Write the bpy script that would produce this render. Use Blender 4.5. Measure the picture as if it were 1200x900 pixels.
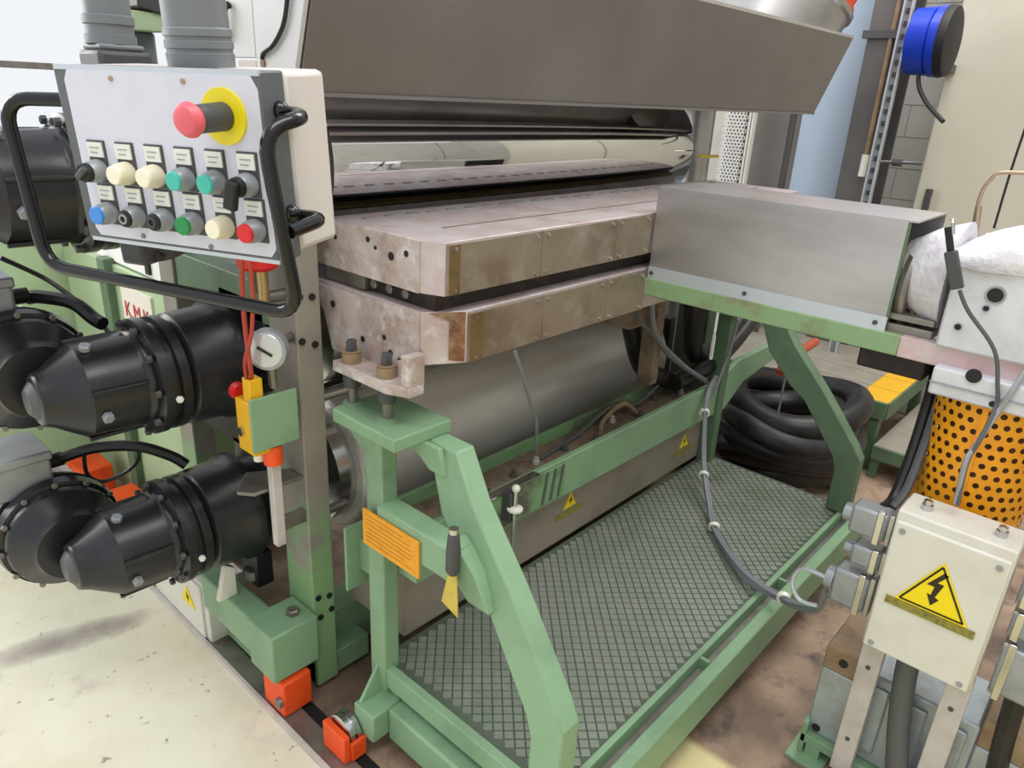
import bpy, bmesh, math, random
from mathutils import Vector, Matrix
random.seed(7)
for o in list(bpy.data.objects): bpy.data.objects.remove(o)
S = bpy.context.scene
COL = S.collection
FZ = -0.08                       # floor level

# ------------------------------------------------------------ camera
cd = bpy.data.cameras.new('camera'); cam = bpy.data.objects.new('camera', cd); COL.objects.link(cam)
cd.sensor_width = 36; cd.lens = 860.6 / 1200 * 36; cd.clip_start = .02; cd.clip_end = 100
cam.matrix_world = Matrix(((0.67432918, 0.24174362, -0.69773933, 0),
                           (-0.73684748, 0.28212988, -0.61437653, 0),
                           (0.04833151, 0.92841949, 0.36837659, 1.65),
                           (0, 0, 0, 1)))
S.camera = cam
# ------------------------------------------------------------ world and lights
w = bpy.data.worlds.new('hall_daylight'); S.world = w; w.use_nodes = True
bg = w.node_tree.nodes['Background']; bg.inputs[0].default_value = (.93, .96, 1, 1); bg.inputs[1].default_value = .92
def area(name, loc, target, sx, sy, power, col=(1, 1, 1)):
    l = bpy.data.lights.new(name, 'AREA'); l.shape = 'RECTANGLE'; l.size = sx; l.size_y = sy; l.energy = power; l.color = col
    o = bpy.data.objects.new(name, l); COL.objects.link(o); o.location = loc
    o.rotation_euler = (Vector(target) - Vector(loc)).to_track_quat('-Z', 'Y').to_euler()
    return o
area('window_daylight', (-1.6, 6.2, 3.2), (1, 1.2, .4), 4.5, 2.6, 215, (1, .98, .95))
area('overhead_fill', (.6, -.3, 4.6), (1.2, .9, 0), 3.5, 1.4, 90, (1, .97, .92))  # unseen fill light added overhead for direction and shadows under the platform
area('overhead_fill_far', (3.9, 1.0, 4.5), (4.0, 1.2, 0), 2.5, 1.4, 95, (1, .97, .92))  # second added fill, no fixture behind it, lifts the dark far wall
S.view_settings.view_transform = 'Standard'; S.view_settings.look = 'None'
S.view_settings.exposure = 0.06; S.view_settings.gamma = 1; S.view_settings.use_curve_mapping = False

# ------------------------------------------------------------ materials
def lin(c):
    return tuple(((v / 255) / 12.92 if v / 255 < .04045 else ((v / 255 + .055) / 1.055) ** 2.4) for v in c) + (1,)
MATS = {}
def mat(name, col, rough=.5, metal=0, wear=None, amount=.0, scale=8, stretch=(1, 1, 1), bump=0, bscale=60, rvar=0, sharp=.12, emit=0, spec=None, wear2=None, amount2=0, scale2=20):
    m = bpy.data.materials.new(name); m.use_nodes = True
    nt = m.node_tree; N = nt.nodes; L = nt.links
    b = N['Principled BSDF']; b.inputs['Base Color'].default_value = lin(col)
    b.inputs['Roughness'].default_value = rough; b.inputs['Metallic'].default_value = metal
    if spec is not None: b.inputs['Specular IOR Level'].default_value = spec
    tc = N.new('ShaderNodeTexCoord'); mp = N.new('ShaderNodeMapping'); L.new(tc.outputs['Object'], mp.inputs[0])
    mp.inputs['Scale'].default_value = stretch
    def noise(s, d=6):
        n = N.new('ShaderNodeTexNoise'); n.inputs['Scale'].default_value = s; n.inputs['Detail'].default_value = d
        n.inputs['Roughness'].default_value = .62; L.new(mp.outputs[0], n.inputs['Vector']); return n
    def layer(prev, c, a, s):
        n = noise(s); r = N.new('ShaderNodeValToRGB'); L.new(n.outputs['Fac'], r.inputs[0])
        t = .5 + (.5 - a) * .62
        r.color_ramp.elements[0].position = max(0, t - sharp); r.color_ramp.elements[1].position = min(1, t + sharp)
        x = N.new('ShaderNodeMix'); x.data_type = 'RGBA'; L.new(r.outputs[0], x.inputs[0])
        if prev is None: x.inputs[6].default_value = lin(col)
        else: L.new(prev, x.inputs[6])
        x.inputs[7].default_value = lin(c); return x.outputs[2]
    out = None
    if wear: out = layer(out, wear, amount, scale)
    if wear2: out = layer(out, wear2, amount2, scale2)
    if out: L.new(out, b.inputs['Base Color'])
    if rvar:
        n = noise(scale * 1.7); mr = N.new('ShaderNodeMapRange'); L.new(n.outputs['Fac'], mr.inputs[0])
        mr.inputs[3].default_value = max(0.02, rough - rvar); mr.inputs[4].default_value = min(1, rough + rvar); L.new(mr.outputs[0], b.inputs['Roughness'])
    if bump:
        n = noise(bscale, 4); bp = N.new('ShaderNodeBump'); bp.inputs['Strength'].default_value = bump; bp.inputs['Distance'].default_value = .01
        L.new(n.outputs['Fac'], bp.inputs['Height']); L.new(bp.outputs[0], b.inputs['Normal'])
    MATS[name] = m; return m

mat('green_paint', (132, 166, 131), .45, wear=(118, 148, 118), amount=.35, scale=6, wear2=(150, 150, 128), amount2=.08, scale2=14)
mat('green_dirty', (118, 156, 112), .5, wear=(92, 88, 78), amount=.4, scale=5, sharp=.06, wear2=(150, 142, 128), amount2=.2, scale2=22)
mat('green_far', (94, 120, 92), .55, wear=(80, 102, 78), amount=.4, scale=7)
mat('green_pale', (174, 196, 158), .5, wear=(160, 182, 144), amount=.4, scale=3, wear2=(172, 160, 138), amount2=.1, scale2=9)
mat('green_rusty', (136, 166, 124), .5, wear=(136, 98, 76), amount=.34, scale=7, wear2=(110, 132, 98), amount2=.3, scale2=4)
mat('post_grime', (108, 132, 100), .5, wear=(98, 94, 88), amount=.62, scale=3.2, wear2=(140, 136, 128), amount2=.2, scale2=12, sharp=.1)
mat('steel_grey', (140, 136, 130), .42, .65, wear=(110, 104, 98), amount=.4, scale=10, rvar=.1)
mat('bright_steel', (200, 200, 202), .22, 1, rvar=.08)
mat('chrome', (214, 214, 214), .035, 1)
mat('roll_satin', (222, 219, 214), .36, .22, wear=(204, 198, 192), amount=.45, scale=5, stretch=(.35, 2, 2), rvar=.08)
mat('black_paint', (30, 31, 35), .3, wear=(46, 47, 52), amount=.3, scale=9, wear2=(96, 94, 90), amount2=.03, scale2=30, rvar=.1)
mat('black_matte', (24, 24, 26), .6)
mat('black_rubber', (27, 26, 28), .42, wear=(52, 50, 50), amount=.25, scale=7)
mat('black_gloss', (20, 20, 23), .14)
mat('dark_gap', (36, 31, 29), .6, wear=(70, 52, 44), amount=.3, scale=14)
mat('die_pink', (200, 190, 192), .42, .2, wear=(184, 164, 162), amount=.45, scale=9, wear2=(214, 210, 212), amount2=.25, scale2=22, rvar=.1)
mat('die_end', (196, 184, 180), .5, .1, wear=(158, 136, 124), amount=.42, scale=12, wear2=(222, 220, 222), amount2=.28, scale2=26)
mat('die_front', (148, 136, 120), .4, .45, wear=(120, 104, 86), amount=.4, scale=5, wear2=(168, 160, 150), amount2=.3, scale2=9, rvar=.1)
mat('rust_brown', (128, 84, 56), .6, wear=(160, 134, 112), amount=.35, scale=26, wear2=(92, 56, 38), amount2=.35, scale2=20)
mat('olive_stain', (120, 100, 66), .5, .3, wear=(96, 78, 50), amount=.4, scale=14)
mat('hood_steel', (140, 136, 136), .40, .7, wear=(132, 127, 128), amount=.5, scale=3)
mat('aluminium', (190, 188, 188), .36, .8, wear=(164, 161, 160), amount=.45, scale=2.4, stretch=(1, .5, 2), rvar=.1)
mat('aluminium_pale', (200, 208, 216), .4, .5)
mat('white_paint', (196, 196, 198), .45, wear=(196, 192, 182), amount=.3, scale=7)
mat('panel_face', (214, 216, 230), .42, wear=(206, 208, 224), amount=.4, scale=9)
mat('panel_side', (208, 202, 198), .5)
mat('panel_bezel', (92, 97, 100), .45, wear=(88, 92, 92), amount=.3, scale=20)
mat('tube_grey', (118, 122, 126), .4)
mat('dark_grey', (70, 71, 73), .45)
mat('white_plastic', (232, 232, 224), .35)
mat('cream_button', (222, 216, 190), .35)
mat('white_button', (245, 240, 218), .3)
mat('teal_button', (70, 190, 175), .35)
mat('green_button', (24, 140, 72), .35)
mat('blue_button', (64, 140, 226), .35)
mat('red_button', (214, 26, 34), .35)
mat('pink_red', (226, 100, 114), .4)
mat('yellow_disc', (238, 220, 18), .45)
mat('sign_orange', (236, 164, 28), .5, wear=(220, 146, 22), amount=.4, scale=40)
mat('sign_ink', (204, 134, 22), .6)
mat('yellow_paint', (232, 178, 26), .5)
mat('yellow_sign', (246, 220, 10), .45)
mat('sign_black', (44, 34, 12), .6)
mat('sign_olive', (150, 140, 60), .6, wear=(96, 92, 50), amount=.4, scale=90)
mat('guard_yellow', (242, 164, 22), .45, wear=(228, 146, 16), amount=.35, scale=6)
mat('blade_yellow', (206, 186, 84), .45, .2, wear=(180, 160, 70), amount=.4, scale=20)
mat('orange_paint', (240, 82, 24), .5, wear=(206, 66, 20), amount=.25, scale=16)
mat('red_paint', (206, 30, 30), .4)
mat('red_cable', (170, 62, 44), .5)
mat('orange_hose', (176, 78, 44), .5)
mat('grey_cable', (128, 132, 138), .45)
mat('grey_dark_cable', (84, 86, 88), .5)
mat('zinc_grey', (158, 163, 168), .4, .35, wear=(140, 144, 150), amount=.4, scale=12)
mat('enclosure_grey', (146, 138, 124), .5, wear=(130, 120, 106), amount=.35, scale=5)
mat('enclosure_cream', (218, 216, 206), .45, wear=(208, 204, 192), amount=.35, scale=6)
mat('tray_dirt', (128, 112, 94), .8, wear=(94, 78, 64), amount=.45, scale=12, wear2=(150, 144, 130), amount2=.2, scale2=30, bump=.4)
mat('tread', (140, 146, 138), .45, .15, wear=(112, 126, 106), amount=.5, scale=2.6, wear2=(152, 152, 148), amount2=.35, scale2=5, rvar=.12)
mat('tread_base', (84, 94, 82), .6)
mat('channel_grey', (124, 122, 116), .55, wear=(104, 100, 92), amount=.4, scale=14)
mat('insulation', (222, 220, 226), .75, wear=(196, 192, 200), amount=.35, scale=14, bump=.6, bscale=40, wear2=(206, 186, 182), amount2=.12, scale2=20)
mat('head_white', (214, 216, 222), .45, .1, wear=(196, 196, 200), amount=.35, scale=9)
mat('pink_stain', (206, 178, 180), .5, wear=(196, 130, 130), amount=.25, scale=16, wear2=(206, 212, 214), amount2=.3, scale2=10)
mat('plank', (152, 146, 134), .7, wear=(136, 128, 116), amount=.4, scale=6)
mat('wood_brown', (150, 128, 100), .6, wear=(120, 98, 74), amount=.4, scale=10)
mat('silver_block', (172, 184, 192), .4, .4, wear=(150, 156, 160), amount=.4, scale=12)
mat('dusty_white', (196, 190, 186), .6, wear=(176, 166, 160), amount=.4, scale=9)
mat('wall_white', (196, 194, 186), .8, wear=(186, 182, 174), amount=.4, scale=2)
mat('wall_light', (232, 232, 230), .8)
mat('blue_panel', (176, 194, 214), .5)
mat('cab_cream', (204, 200, 184), .5, wear=(194, 190, 174), amount=.4, scale=1.2)
mat('column_dark', (100, 98, 98), .5, .2, wear=(84, 82, 84), amount=.4, scale=2)
mat('cabinet_grey', (146, 144, 142), .5, wear=(130, 128, 126), amount=.4, scale=3)
mat('blue_paint', (22, 60, 190), .35)
mat('copper', (178, 156, 132), .35, .7)
mat('label_white', (228, 222, 212), .5)
mat('label_red', (186, 62, 62), .6)
mat('glass_gauge', (200, 205, 206), .12, .3)
mat('brass', (178, 156, 110), .3, .9)

gm_ = mat('window_glass', (255, 255, 255), .0); gm_.node_tree.nodes['Principled BSDF'].inputs['Transmission Weight'].default_value = 1; gm_.node_tree.nodes['Principled BSDF'].inputs['IOR'].default_value = 1.08
def post_material():
    m = mat('post_paint', (126, 160, 116), .45)
    nt = m.node_tree; N = nt.nodes; L = nt.links; b = N['Principled BSDF']
    tc = N.new('ShaderNodeTexCoord'); sep = N.new('ShaderNodeSeparateXYZ'); L.new(tc.outputs['Object'], sep.inputs[0])
    n = N.new('ShaderNodeTexNoise'); n.inputs['Scale'].default_value = 9; n.inputs['Detail'].default_value = 8; L.new(tc.outputs['Object'], n.inputs['Vector'])
    a = N.new('ShaderNodeMath'); a.operation = 'MULTIPLY_ADD'; L.new(n.outputs['Fac'], a.inputs[0]); a.inputs[1].default_value = .9; L.new(sep.outputs[2], a.inputs[2])
    r = N.new('ShaderNodeMapRange'); L.new(a.outputs[0], r.inputs[0]); r.inputs[1].default_value = .93; r.inputs[2].default_value = 1.08
    n2 = N.new('ShaderNodeTexNoise'); n2.inputs['Scale'].default_value = 5; n2.inputs['Detail'].default_value = 6; L.new(tc.outputs['Object'], n2.inputs['Vector'])
    g = N.new('ShaderNodeMix'); g.data_type = 'RGBA'; L.new(n2.outputs['Fac'], g.inputs[0]); g.inputs[6].default_value = lin((112, 106, 98)); g.inputs[7].default_value = lin((166, 160, 150))
    x = N.new('ShaderNodeMix'); x.data_type = 'RGBA'; L.new(r.outputs[0], x.inputs[0]); x.inputs[6].default_value = lin((128, 164, 118)); L.new(g.outputs[2], x.inputs[7])
    L.new(x.outputs[2], b.inputs['Base Color'])
post_material()
def floor_material():
    m = bpy.data.materials.new('floor_concrete'); m.use_nodes = True; nt = m.node_tree; N = nt.nodes; L = nt.links
    b = N['Principled BSDF']; b.inputs['Roughness'].default_value = .62
    tc = N.new('ShaderNodeTexCoord'); sep = N.new('ShaderNodeSeparateXYZ'); L.new(tc.outputs['Object'], sep.inputs[0])
    def noise(s, d=6, r=.6):
        n = N.new('ShaderNodeTexNoise'); n.inputs['Scale'].default_value = s; n.inputs['Detail'].default_value = d; n.inputs['Roughness'].default_value = r
        L.new(tc.outputs['Object'], n.inputs['Vector']); return n.outputs['Fac']
    def ramp(src, a, c):
        r = N.new('ShaderNodeMapRange'); r.inputs[1].default_value = a; r.inputs[2].default_value = c; L.new(src, r.inputs[0]); return r.outputs[0]
    def mix(f, a, c):
        x = N.new('ShaderNodeMix'); x.data_type = 'RGBA'
        if isinstance(f, float): x.inputs[0].default_value = f
        else: L.new(f, x.inputs[0])
        for i, v in ((6, a), (7, c)):
            if isinstance(v, tuple): x.inputs[i].default_value = lin(v)
            else: L.new(v, x.inputs[i])
        return x.outputs[2]
    def math_(op, a, c):
        x = N.new('ShaderNodeMath'); x.operation = op
        for i, v in ((0, a), (1, c)):
            if isinstance(v, (int, float)): x.inputs[i].default_value = v
            else: L.new(v, x.inputs[i])
        return x.outputs[0]
    cream = mix(ramp(noise(1.6), .42, .66), (228, 224, 205), (214, 204, 178))
    cream = mix(ramp(noise(5), .58, .74), cream, (200, 190, 178))
    cream = mix(ramp(noise(30, 4), .65, .74), cream, (140, 138, 128))
    # grey smear of spilt oil
    dx = math_('SUBTRACT', sep.outputs[0], .50); dy = math_('SUBTRACT', sep.outputs[1], 2.31)
    u = math_('ADD', math_('MULTIPLY', dx, .966), math_('MULTIPLY', dy, -.257)); v = math_('ADD', math_('MULTIPLY', dx, .257), math_('MULTIPLY', dy, .966))
    d = math_('ADD', math_('MULTIPLY', math_('MULTIPLY', u, u), 14), math_('MULTIPLY', math_('MULTIPLY', v, v), 190))
    sm = ramp(math_('ADD', d, math_('MULTIPLY', noise(9), 1.3)), 1.75, .7)
    cream = mix(sm, cream, (160, 150, 144))
    brown = mix(ramp(noise(3), .38, .62), (176, 150, 128), (120, 100, 84))
    brown = mix(ramp(noise(9), .52, .7), brown, (84, 72, 66))
    brown = mix(ramp(noise(4.5), .6, .72), brown, (196, 136, 92))
    yel = mix(ramp(noise(8), .5, .7), (226, 214, 160), (208, 190, 134))
    isb = ramp(math_('ADD', sep.outputs[0], math_('MULTIPLY', noise(14), .05)), .865, .885)
    # a cream painted patch beside the carriage
    e = math_('ADD', sep.outputs[0], math_('MULTIPLY', sep.outputs[1], 0.0))
    pat = math_('MULTIPLY', ramp(e, 1.61, 1.58), ramp(sep.outputs[1], .70, .66))
    c = mix(isb, cream, brown); c = mix(pat, c, yel)
    L.new(c, b.inputs['Base Color'])
    bp = N.new('ShaderNodeBump'); bp.inputs['Strength'].default_value = .12; L.new(noise(60, 4), bp.inputs['Height']); L.new(bp.outputs[0], b.inputs['Normal'])
    MATS['floor_concrete'] = m
floor_material()

# ------------------------------------------------------------ mesh helpers
class MB:
    def __init__(s): s.v = []; s.f = []
    def add(s, vs, fs):
        k = len(s.v); s.v += [Vector(v) for v in vs]; s.f += [tuple(i + k for i in f) for f in fs]; return s
    def box(s, x0, x1, y0, y1, z0, z1):
        vs = [(x, y, z) for z in (z0, z1) for y in (y0, y1) for x in (x0, x1)]
        return s.add(vs, [(0, 2, 3, 1), (4, 5, 7, 6), (0, 1, 5, 4), (2, 6, 7, 3), (0, 4, 6, 2), (1, 3, 7, 5)])
    def obox(s, c, R, hx, hy, hz):
        c = Vector(c); k = len(s.v); s.box(-hx, hx, -hy, hy, -hz, hz)
        for i in range(k, len(s.v)): s.v[i] = c + R @ s.v[i]
        return s
    def prism(s, poly, axis, a, b):
        """poly in the two remaining axes (ordered x,y,z), extruded along axis from a to b"""
        n = len(poly)
        def pt(p, t):
            return {'x': (t, p[0], p[1]), 'y': (p[0], t, p[1]), 'z': (p[0], p[1], t)}[axis]
        vs = [pt(p, a) for p in poly] + [pt(p, b) for p in poly]
        fs = [tuple(range(n)), tuple(range(2 * n - 1, n - 1, -1))] + [(i, (i + 1) % n + 0, (i + 1) % n + n, i + n) for i in range(n)]
        return s.add(vs, fs)
    def lathe(s, prof, o, axis, n=32, caps=True):
        o = Vector(o); ax = Vector(axis).normalized()
        e1 = ax.orthogonal().normalized(); e2 = ax.cross(e1)
        vs = []; fs = []
        for t, r in prof:
            for i in range(n):
                a = 2 * math.pi * i / n; vs.append(o + ax * t + (e1 * math.cos(a) + e2 * math.sin(a)) * max(r, 1e-4))
        for j in range(len(prof) - 1):
            for i in range(n):
                fs.append((j * n + i, j * n + (i + 1) % n, (j + 1) * n + (i + 1) % n, (j + 1) * n + i))
        if caps:
            fs.append(tuple(range(n - 1, -1, -1))); k = (len(prof) - 1) * n; fs.append(tuple(range(k, k + n)))
        return s.add(vs, fs)
    def cyl(s, p0, p1, r, n=20, r1=None):
        d = Vector(p1) - Vector(p0); return s.lathe([(0, r), (d.length, r if r1 is None else r1)], p0, d, n)
    def ring(s, p0, p1, ro, ri, n=28):
        d = Vector(p1) - Vector(p0); L = d.length
        return s.lathe([(0, ri), (0, ro), (L, ro), (L, ri), (0, ri)], p0, d, n, caps=False)
    def tube(s, pts, r, n=10, smooth=6, closed=False):
        P = [Vector(p) for p in pts]
        if smooth and len(P) > 2: P = catmull(P, smooth, closed)
        m = len(P); T = []
        for i in range(m):
            if closed: t = P[(i + 1) % m] - P[i - 1]
            else: t = P[min(i + 1, m - 1)] - P[max(i - 1, 0)]
            T.append(t.normalized())
        e = T[0].orthogonal().normalized(); vs = []; fs = []
        for i in range(m):
            e = (e - T[i] * e.dot(T[i])).normalized(); b = T[i].cross(e)
            for j in range(n):
                a = 2 * math.pi * j / n; vs.append(P[i] + (e * math.cos(a) + b * math.sin(a)) * r)
        for i in range(m if closed else m - 1):
            for j in range(n):
                k = (i + 1) % m; fs.append((i * n + j, i * n + (j + 1) % n, k * n + (j + 1) % n, k * n + j))
        if not closed: fs.append(tuple(range(n - 1, -1, -1))); fs.append(tuple(range((m - 1) * n, m * n)))
        return s.add(vs, fs)
    def hexbolt(s, p, axis, r, h):
        return s.lathe([(0, r), (h * .85, r), (h, r * .8)], p, axis, 6)
    def sphere(s, c, r, n=14, sz=1):
        prof = [(-r * sz * math.cos(math.pi * i / n), r * math.sin(math.pi * i / n)) for i in range(n + 1)]
        return s.lathe(prof, c, (0, 0, 1), 18, caps=False)
    def build(s, name, m, parent=None, bevel=0, smooth=True, local=False, kind=None, label=None):
        me = bpy.data.meshes.new(name)
        off = Vector((0, 0, 0))
        if parent is not None and not local:
            p = parent
            while p is not None: off = off + p.location; p = p.parent
        me.from_pydata([tuple(v - off) for v in s.v], [], s.f)
        bm = bmesh.new(); bm.from_mesh(me); bmesh.ops.recalc_face_normals(bm, faces=bm.faces); bm.to_mesh(me); bm.free()
        if smooth:
            me.shade_smooth(); me.set_sharp_from_angle(angle=math.radians(35))
        me.materials.append(MATS[m])
        o = bpy.data.objects.new(name, me); COL.objects.link(o)
        if parent is not None: o.parent = parent
        if bevel:
            bv = o.modifiers.new('bevel', 'BEVEL'); bv.width = bevel; bv.segments = 2; bv.limit_method = 'ANGLE'; bv.angle_limit = math.radians(40)
        if kind: o['kind'] = kind
        if label: o['label'] = label
        return o
def catmull(P, k, closed=False):
    out = []; m = len(P)
    for i in range(m if closed else m - 1):
        if closed: a, b, c, d = P[i - 1], P[i], P[(i + 1) % m], P[(i + 2) % m]
        else: a, b, c, d = P[max(i - 1, 0)], P[i], P[i + 1], P[min(i + 2, m - 1)]
        for j in range(k):
            t = j / k
            out.append(.5 * ((2 * b) + (c - a) * t + (2 * a - 5 * b + 4 * c - d) * t * t + (3 * b - a - 3 * c + d) * t ** 3))
    if not closed: out.append(P[-1])
    return out
def perforated(mb, fn, U, V, nu, nv, hole=.62, sides=8):
    """sheet of nu x nv cells, each with a round hole; fn maps (u, v) to a point; rows staggered"""
    du = U / nu; dv = V / nv
    for j in range(nv):
        for i in range(nu):
            sh = .5 * du if j % 2 else 0
            cu = (i + .5) * du + sh; cv = (j + .5) * dv
            if cu + du / 2 > U + 1e-6: continue
            r = min(du, dv) * hole / 2
            outer = []; inner = []
            for k in range(8):
                a = math.pi / 4 * k
                ex = max(-1, min(1, math.cos(a) * 1.4143)); ey = max(-1, min(1, math.sin(a) * 1.4143))
                outer.append(fn(cu + ex * du / 2, cv + ey * dv / 2)); inner.append(fn(cu + math.cos(a) * r, cv + math.sin(a) * r))
            mb.add(outer + inner, [(k, (k + 1) % 8, 8 + (k + 1) % 8, 8 + k) for k in range(8)])
    return mb
def tag(o, label, cat, group=None):
    o['label'] = label; o['category'] = cat
    if group: o['group'] = group
    return o
def thing(name, label, cat, loc=(0, 0, 0), rot=None, group=None):
    o = bpy.data.objects.new(name, None); COL.objects.link(o); o.location = loc; o.empty_display_size = .05
    if rot is not None: o.rotation_euler = rot
    return tag(o, label, cat, group)
def struct(o): o['kind'] = 'structure'; return o
def cable(name, pts, r, m, label, cat='cable', n=8):
    return tag(MB().tube(pts, r, n).build(name, m), label, cat)

# ============================================================ setting
struct(MB().box(-4, 9, -4, 9, FZ - .1, FZ).build('floor', 'floor_concrete', smooth=False))
wf = struct(MB().box(5.6, 5.8, -4, 7.2, FZ, 4.2).build('wall_far', 'wall_white', smooth=False))
struct(MB().box(-2.2, 5.6, -4.0, -3.8, FZ, 3.6).build('wall_right', 'wall_white', smooth=False))
wl = MB(); wl.box(-4, 5.6, 7.0, 7.2, FZ, .9).box(-4, 5.6, 7.0, 7.2, 4.0, 4.2)
for x in (-4, 4.2, 5.2): wl.box(x, x + .4, 7.0, 7.2, .9, 4.0)
wl = struct(wl.build('wall_left', 'wall_light', smooth=False))
for k, (a, b) in enumerate(((-3.6, 4.2), (4.6, 5.2))):
    wn = MB().box(a, b, 7.06, 7.14, .9, .96).box(a, b, 7.06, 7.14, 1.64, 1.69).box(a, b, 7.06, 7.14, 3.94, 4.0).box(a, a + .05, 7.06, 7.14, .96, 3.94).box(b - .05, b, 7.06, 7.14, .96, 3.94)
    wn = struct(wn.build('window_%d' % (k + 1), 'steel_grey', smooth=False))
    for z0_, z1_ in ((.96, 1.64), (1.69, 3.94)): MB().box(a + .05, b - .05, 7.098, 7.102, z0_, z1_).build('pane', 'window_glass', wn, smooth=False)
# far wall: courses of painted block, only the patch in view
for r in range(9):
    for c in range(4):
        y0 = .95 + c * .4 + (.2 if r % 2 else 0); z0 = .9 + r * .2
        MB().box(5.593, 5.605, y0 + .003, y0 + .397, z0 + .003, z0 + .197).build('block', 'wall_white', wf, smooth=False)

rail = thing('floor_rail', 'flat steel rail set in the floor beside the cream concrete', 'rail', (.83, 2, FZ))
MB().box(.80, .862, -1.0, 4.6, FZ, FZ + .016).build('rail_bar', 'steel_grey', rail, .002)
MB().box(.79, .80, -1.0, 4.6, FZ, FZ + .02).build('edge_strip', 'dusty_white', rail)
MB().box(.864, .90, -1.0, 4.6, FZ, FZ + .008).build('groove_strip', 'black_matte', rail)

# ============================================================ roll stand (machine frame)
fr = thing('roll_stand', 'green and grey steel frame with upright posts carrying the rolls', 'machine frame', (.97, 1.9, FZ))
p1 = MB().box(.942, 1.015, 1.55, 1.68, -.06, 1.6).build('post', 'post_paint', fr, .004)
p2 = MB().box(.942, 1.015, 2.22, 2.32, -.06, 1.6).build('post', 'post_paint', fr, .004)
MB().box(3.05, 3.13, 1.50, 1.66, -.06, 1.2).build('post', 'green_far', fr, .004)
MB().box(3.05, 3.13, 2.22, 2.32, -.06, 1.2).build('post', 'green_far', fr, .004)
for x, z in ((.955, 1.16), (.99, 1.155), (.955, 1.045), (.992, 1.03), (.958, .26), (.995, .25), (.962, .19), (1.0, .20)):
    MB().cyl((x, 1.552, z), (x, 1.545, z), .009, 14).build('bolt_hole', 'black_matte', p1)
MB().box(.79, .942, 1.53, 1.66, .06, .22).build('foot_block', 'green_paint', fr, .006)
MB().box(.795, .865, 1.66, 1.95, .09, .215).build('foot_arm', 'green_paint', fr, .006)
MB().prism([(.77, .215), (.83, .215), (.83, .31), (.80, .33)], 'y', 1.78, 1.80).build('motor_bracket', 'enclosure_cream', fr, .003)
MB().hexbolt((.895, 1.585, .22), (0, 0, 1), .02, .018).build('bolt', 'steel_grey', fr)
MB().box(.942, 1.14, 1.56, 1.72, -.06, .02).build('base_plate', 'green_paint', fr, .004)
MB().box(1.015, 3.05, 1.62, 1.72, -.05, .12).build('cross_beam', 'green_paint', fr, .004)
MB().box(.86, .942, 1.70, 2.34, -.06, .09).build('side_beam', 'green_paint', fr, .004)
MB().box(.95, 1.01, 1.68, 2.22, 1.05, 1.16).build('tie_bar', 'green_far', fr, .004)
MB().box(.95, 1.01, 1.68, 2.22, .62, .73).build('tie_bar', 'dark_gap', fr, .004)
g = MB().box(.805, .90, 1.515, 1.625, -.062, .055).build('wheel_guard', 'orange_paint', fr, .006, label='orange painted wheel guard')
MB().cyl((.804, 1.53, -.01), (.792, 1.53, -.01), .016).build('axle_end', 'steel_grey', g)
MB().lathe([(0, .012), (.02, .015), (.02, .03), (.05, .03), (.05, .014), (.13, .014), (.13, .006), (.17, .006)], (.90, 1.80, .215), (0, 0, 1), 18).build('jack_screw', 'steel_grey', fr)
MB().box(.885, .94, 1.76, 1.85, .215, .33).build('jack_block', 'black_paint', fr, .004)
# journal pin and knurled ring seen beyond the near post
MB().cyl((1.0, 1.60, .86), (1.16, 1.60, .86), .018).build('tie_rod', 'bright_steel', fr)
MB().cyl((1.01, 1.60, .50), (1.10, 1.60, .50), .014).build('stop_pin', 'steel_grey', fr)

# ============================================================ the three rolls
def roll(z, m, label, r=.23, x0=1.18, x1=2.92):
    t = thing('calender_roll', label, 'roller', (2.05, 1.84, z), group='stacked rolls in the roll stand')
    MB().lathe([(0, r - .012), (.006, r - .004), (.02, r), (x1 - x0 - .02, r), (x1 - x0 - .006, r - .004), (x1 - x0, r - .012)], (x0, 1.84, z), (1, 0, 0), 96).build('roll_body', m, t)
    for a, b in ((x0 - .06, x0), (x1, x1 + .06)):
        MB().cyl((a, 1.84, z), (b, 1.84, z), r * .82, 40).build('end_collar', 'bright_steel', t)
    for a, b in ((x0 - .19, x0 - .06), (x1 + .06, x1 + .2)):
        MB().cyl((a, 1.84, z), (b, 1.84, z), .085, 28).build('journal', 'steel_grey', t)
    return t
roll(1.455, 'chrome', 'mirror polished upper roll between the hood and the die', x0=1.11)
roll(.989, 'chrome', 'middle polished roll hidden behind the die body')
roll(.522, 'roll_satin', 'dull grey lower roll under the die, above the green beam')
# bearing plates at the ends of the rolls
for k, z in enumerate((1.455, .989, .522)):
    b = MB().box(.95, 1.03, 1.72, 1.96, z - .12, z + .12).build('bearing_block', 'black_paint', fr, .006)
    if z < 1.2: MB().box(3.06, 3.12, 1.70, 2.2, z - .15, z + .15).build('bearing_block', 'dark_gap', fr, .006)

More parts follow.
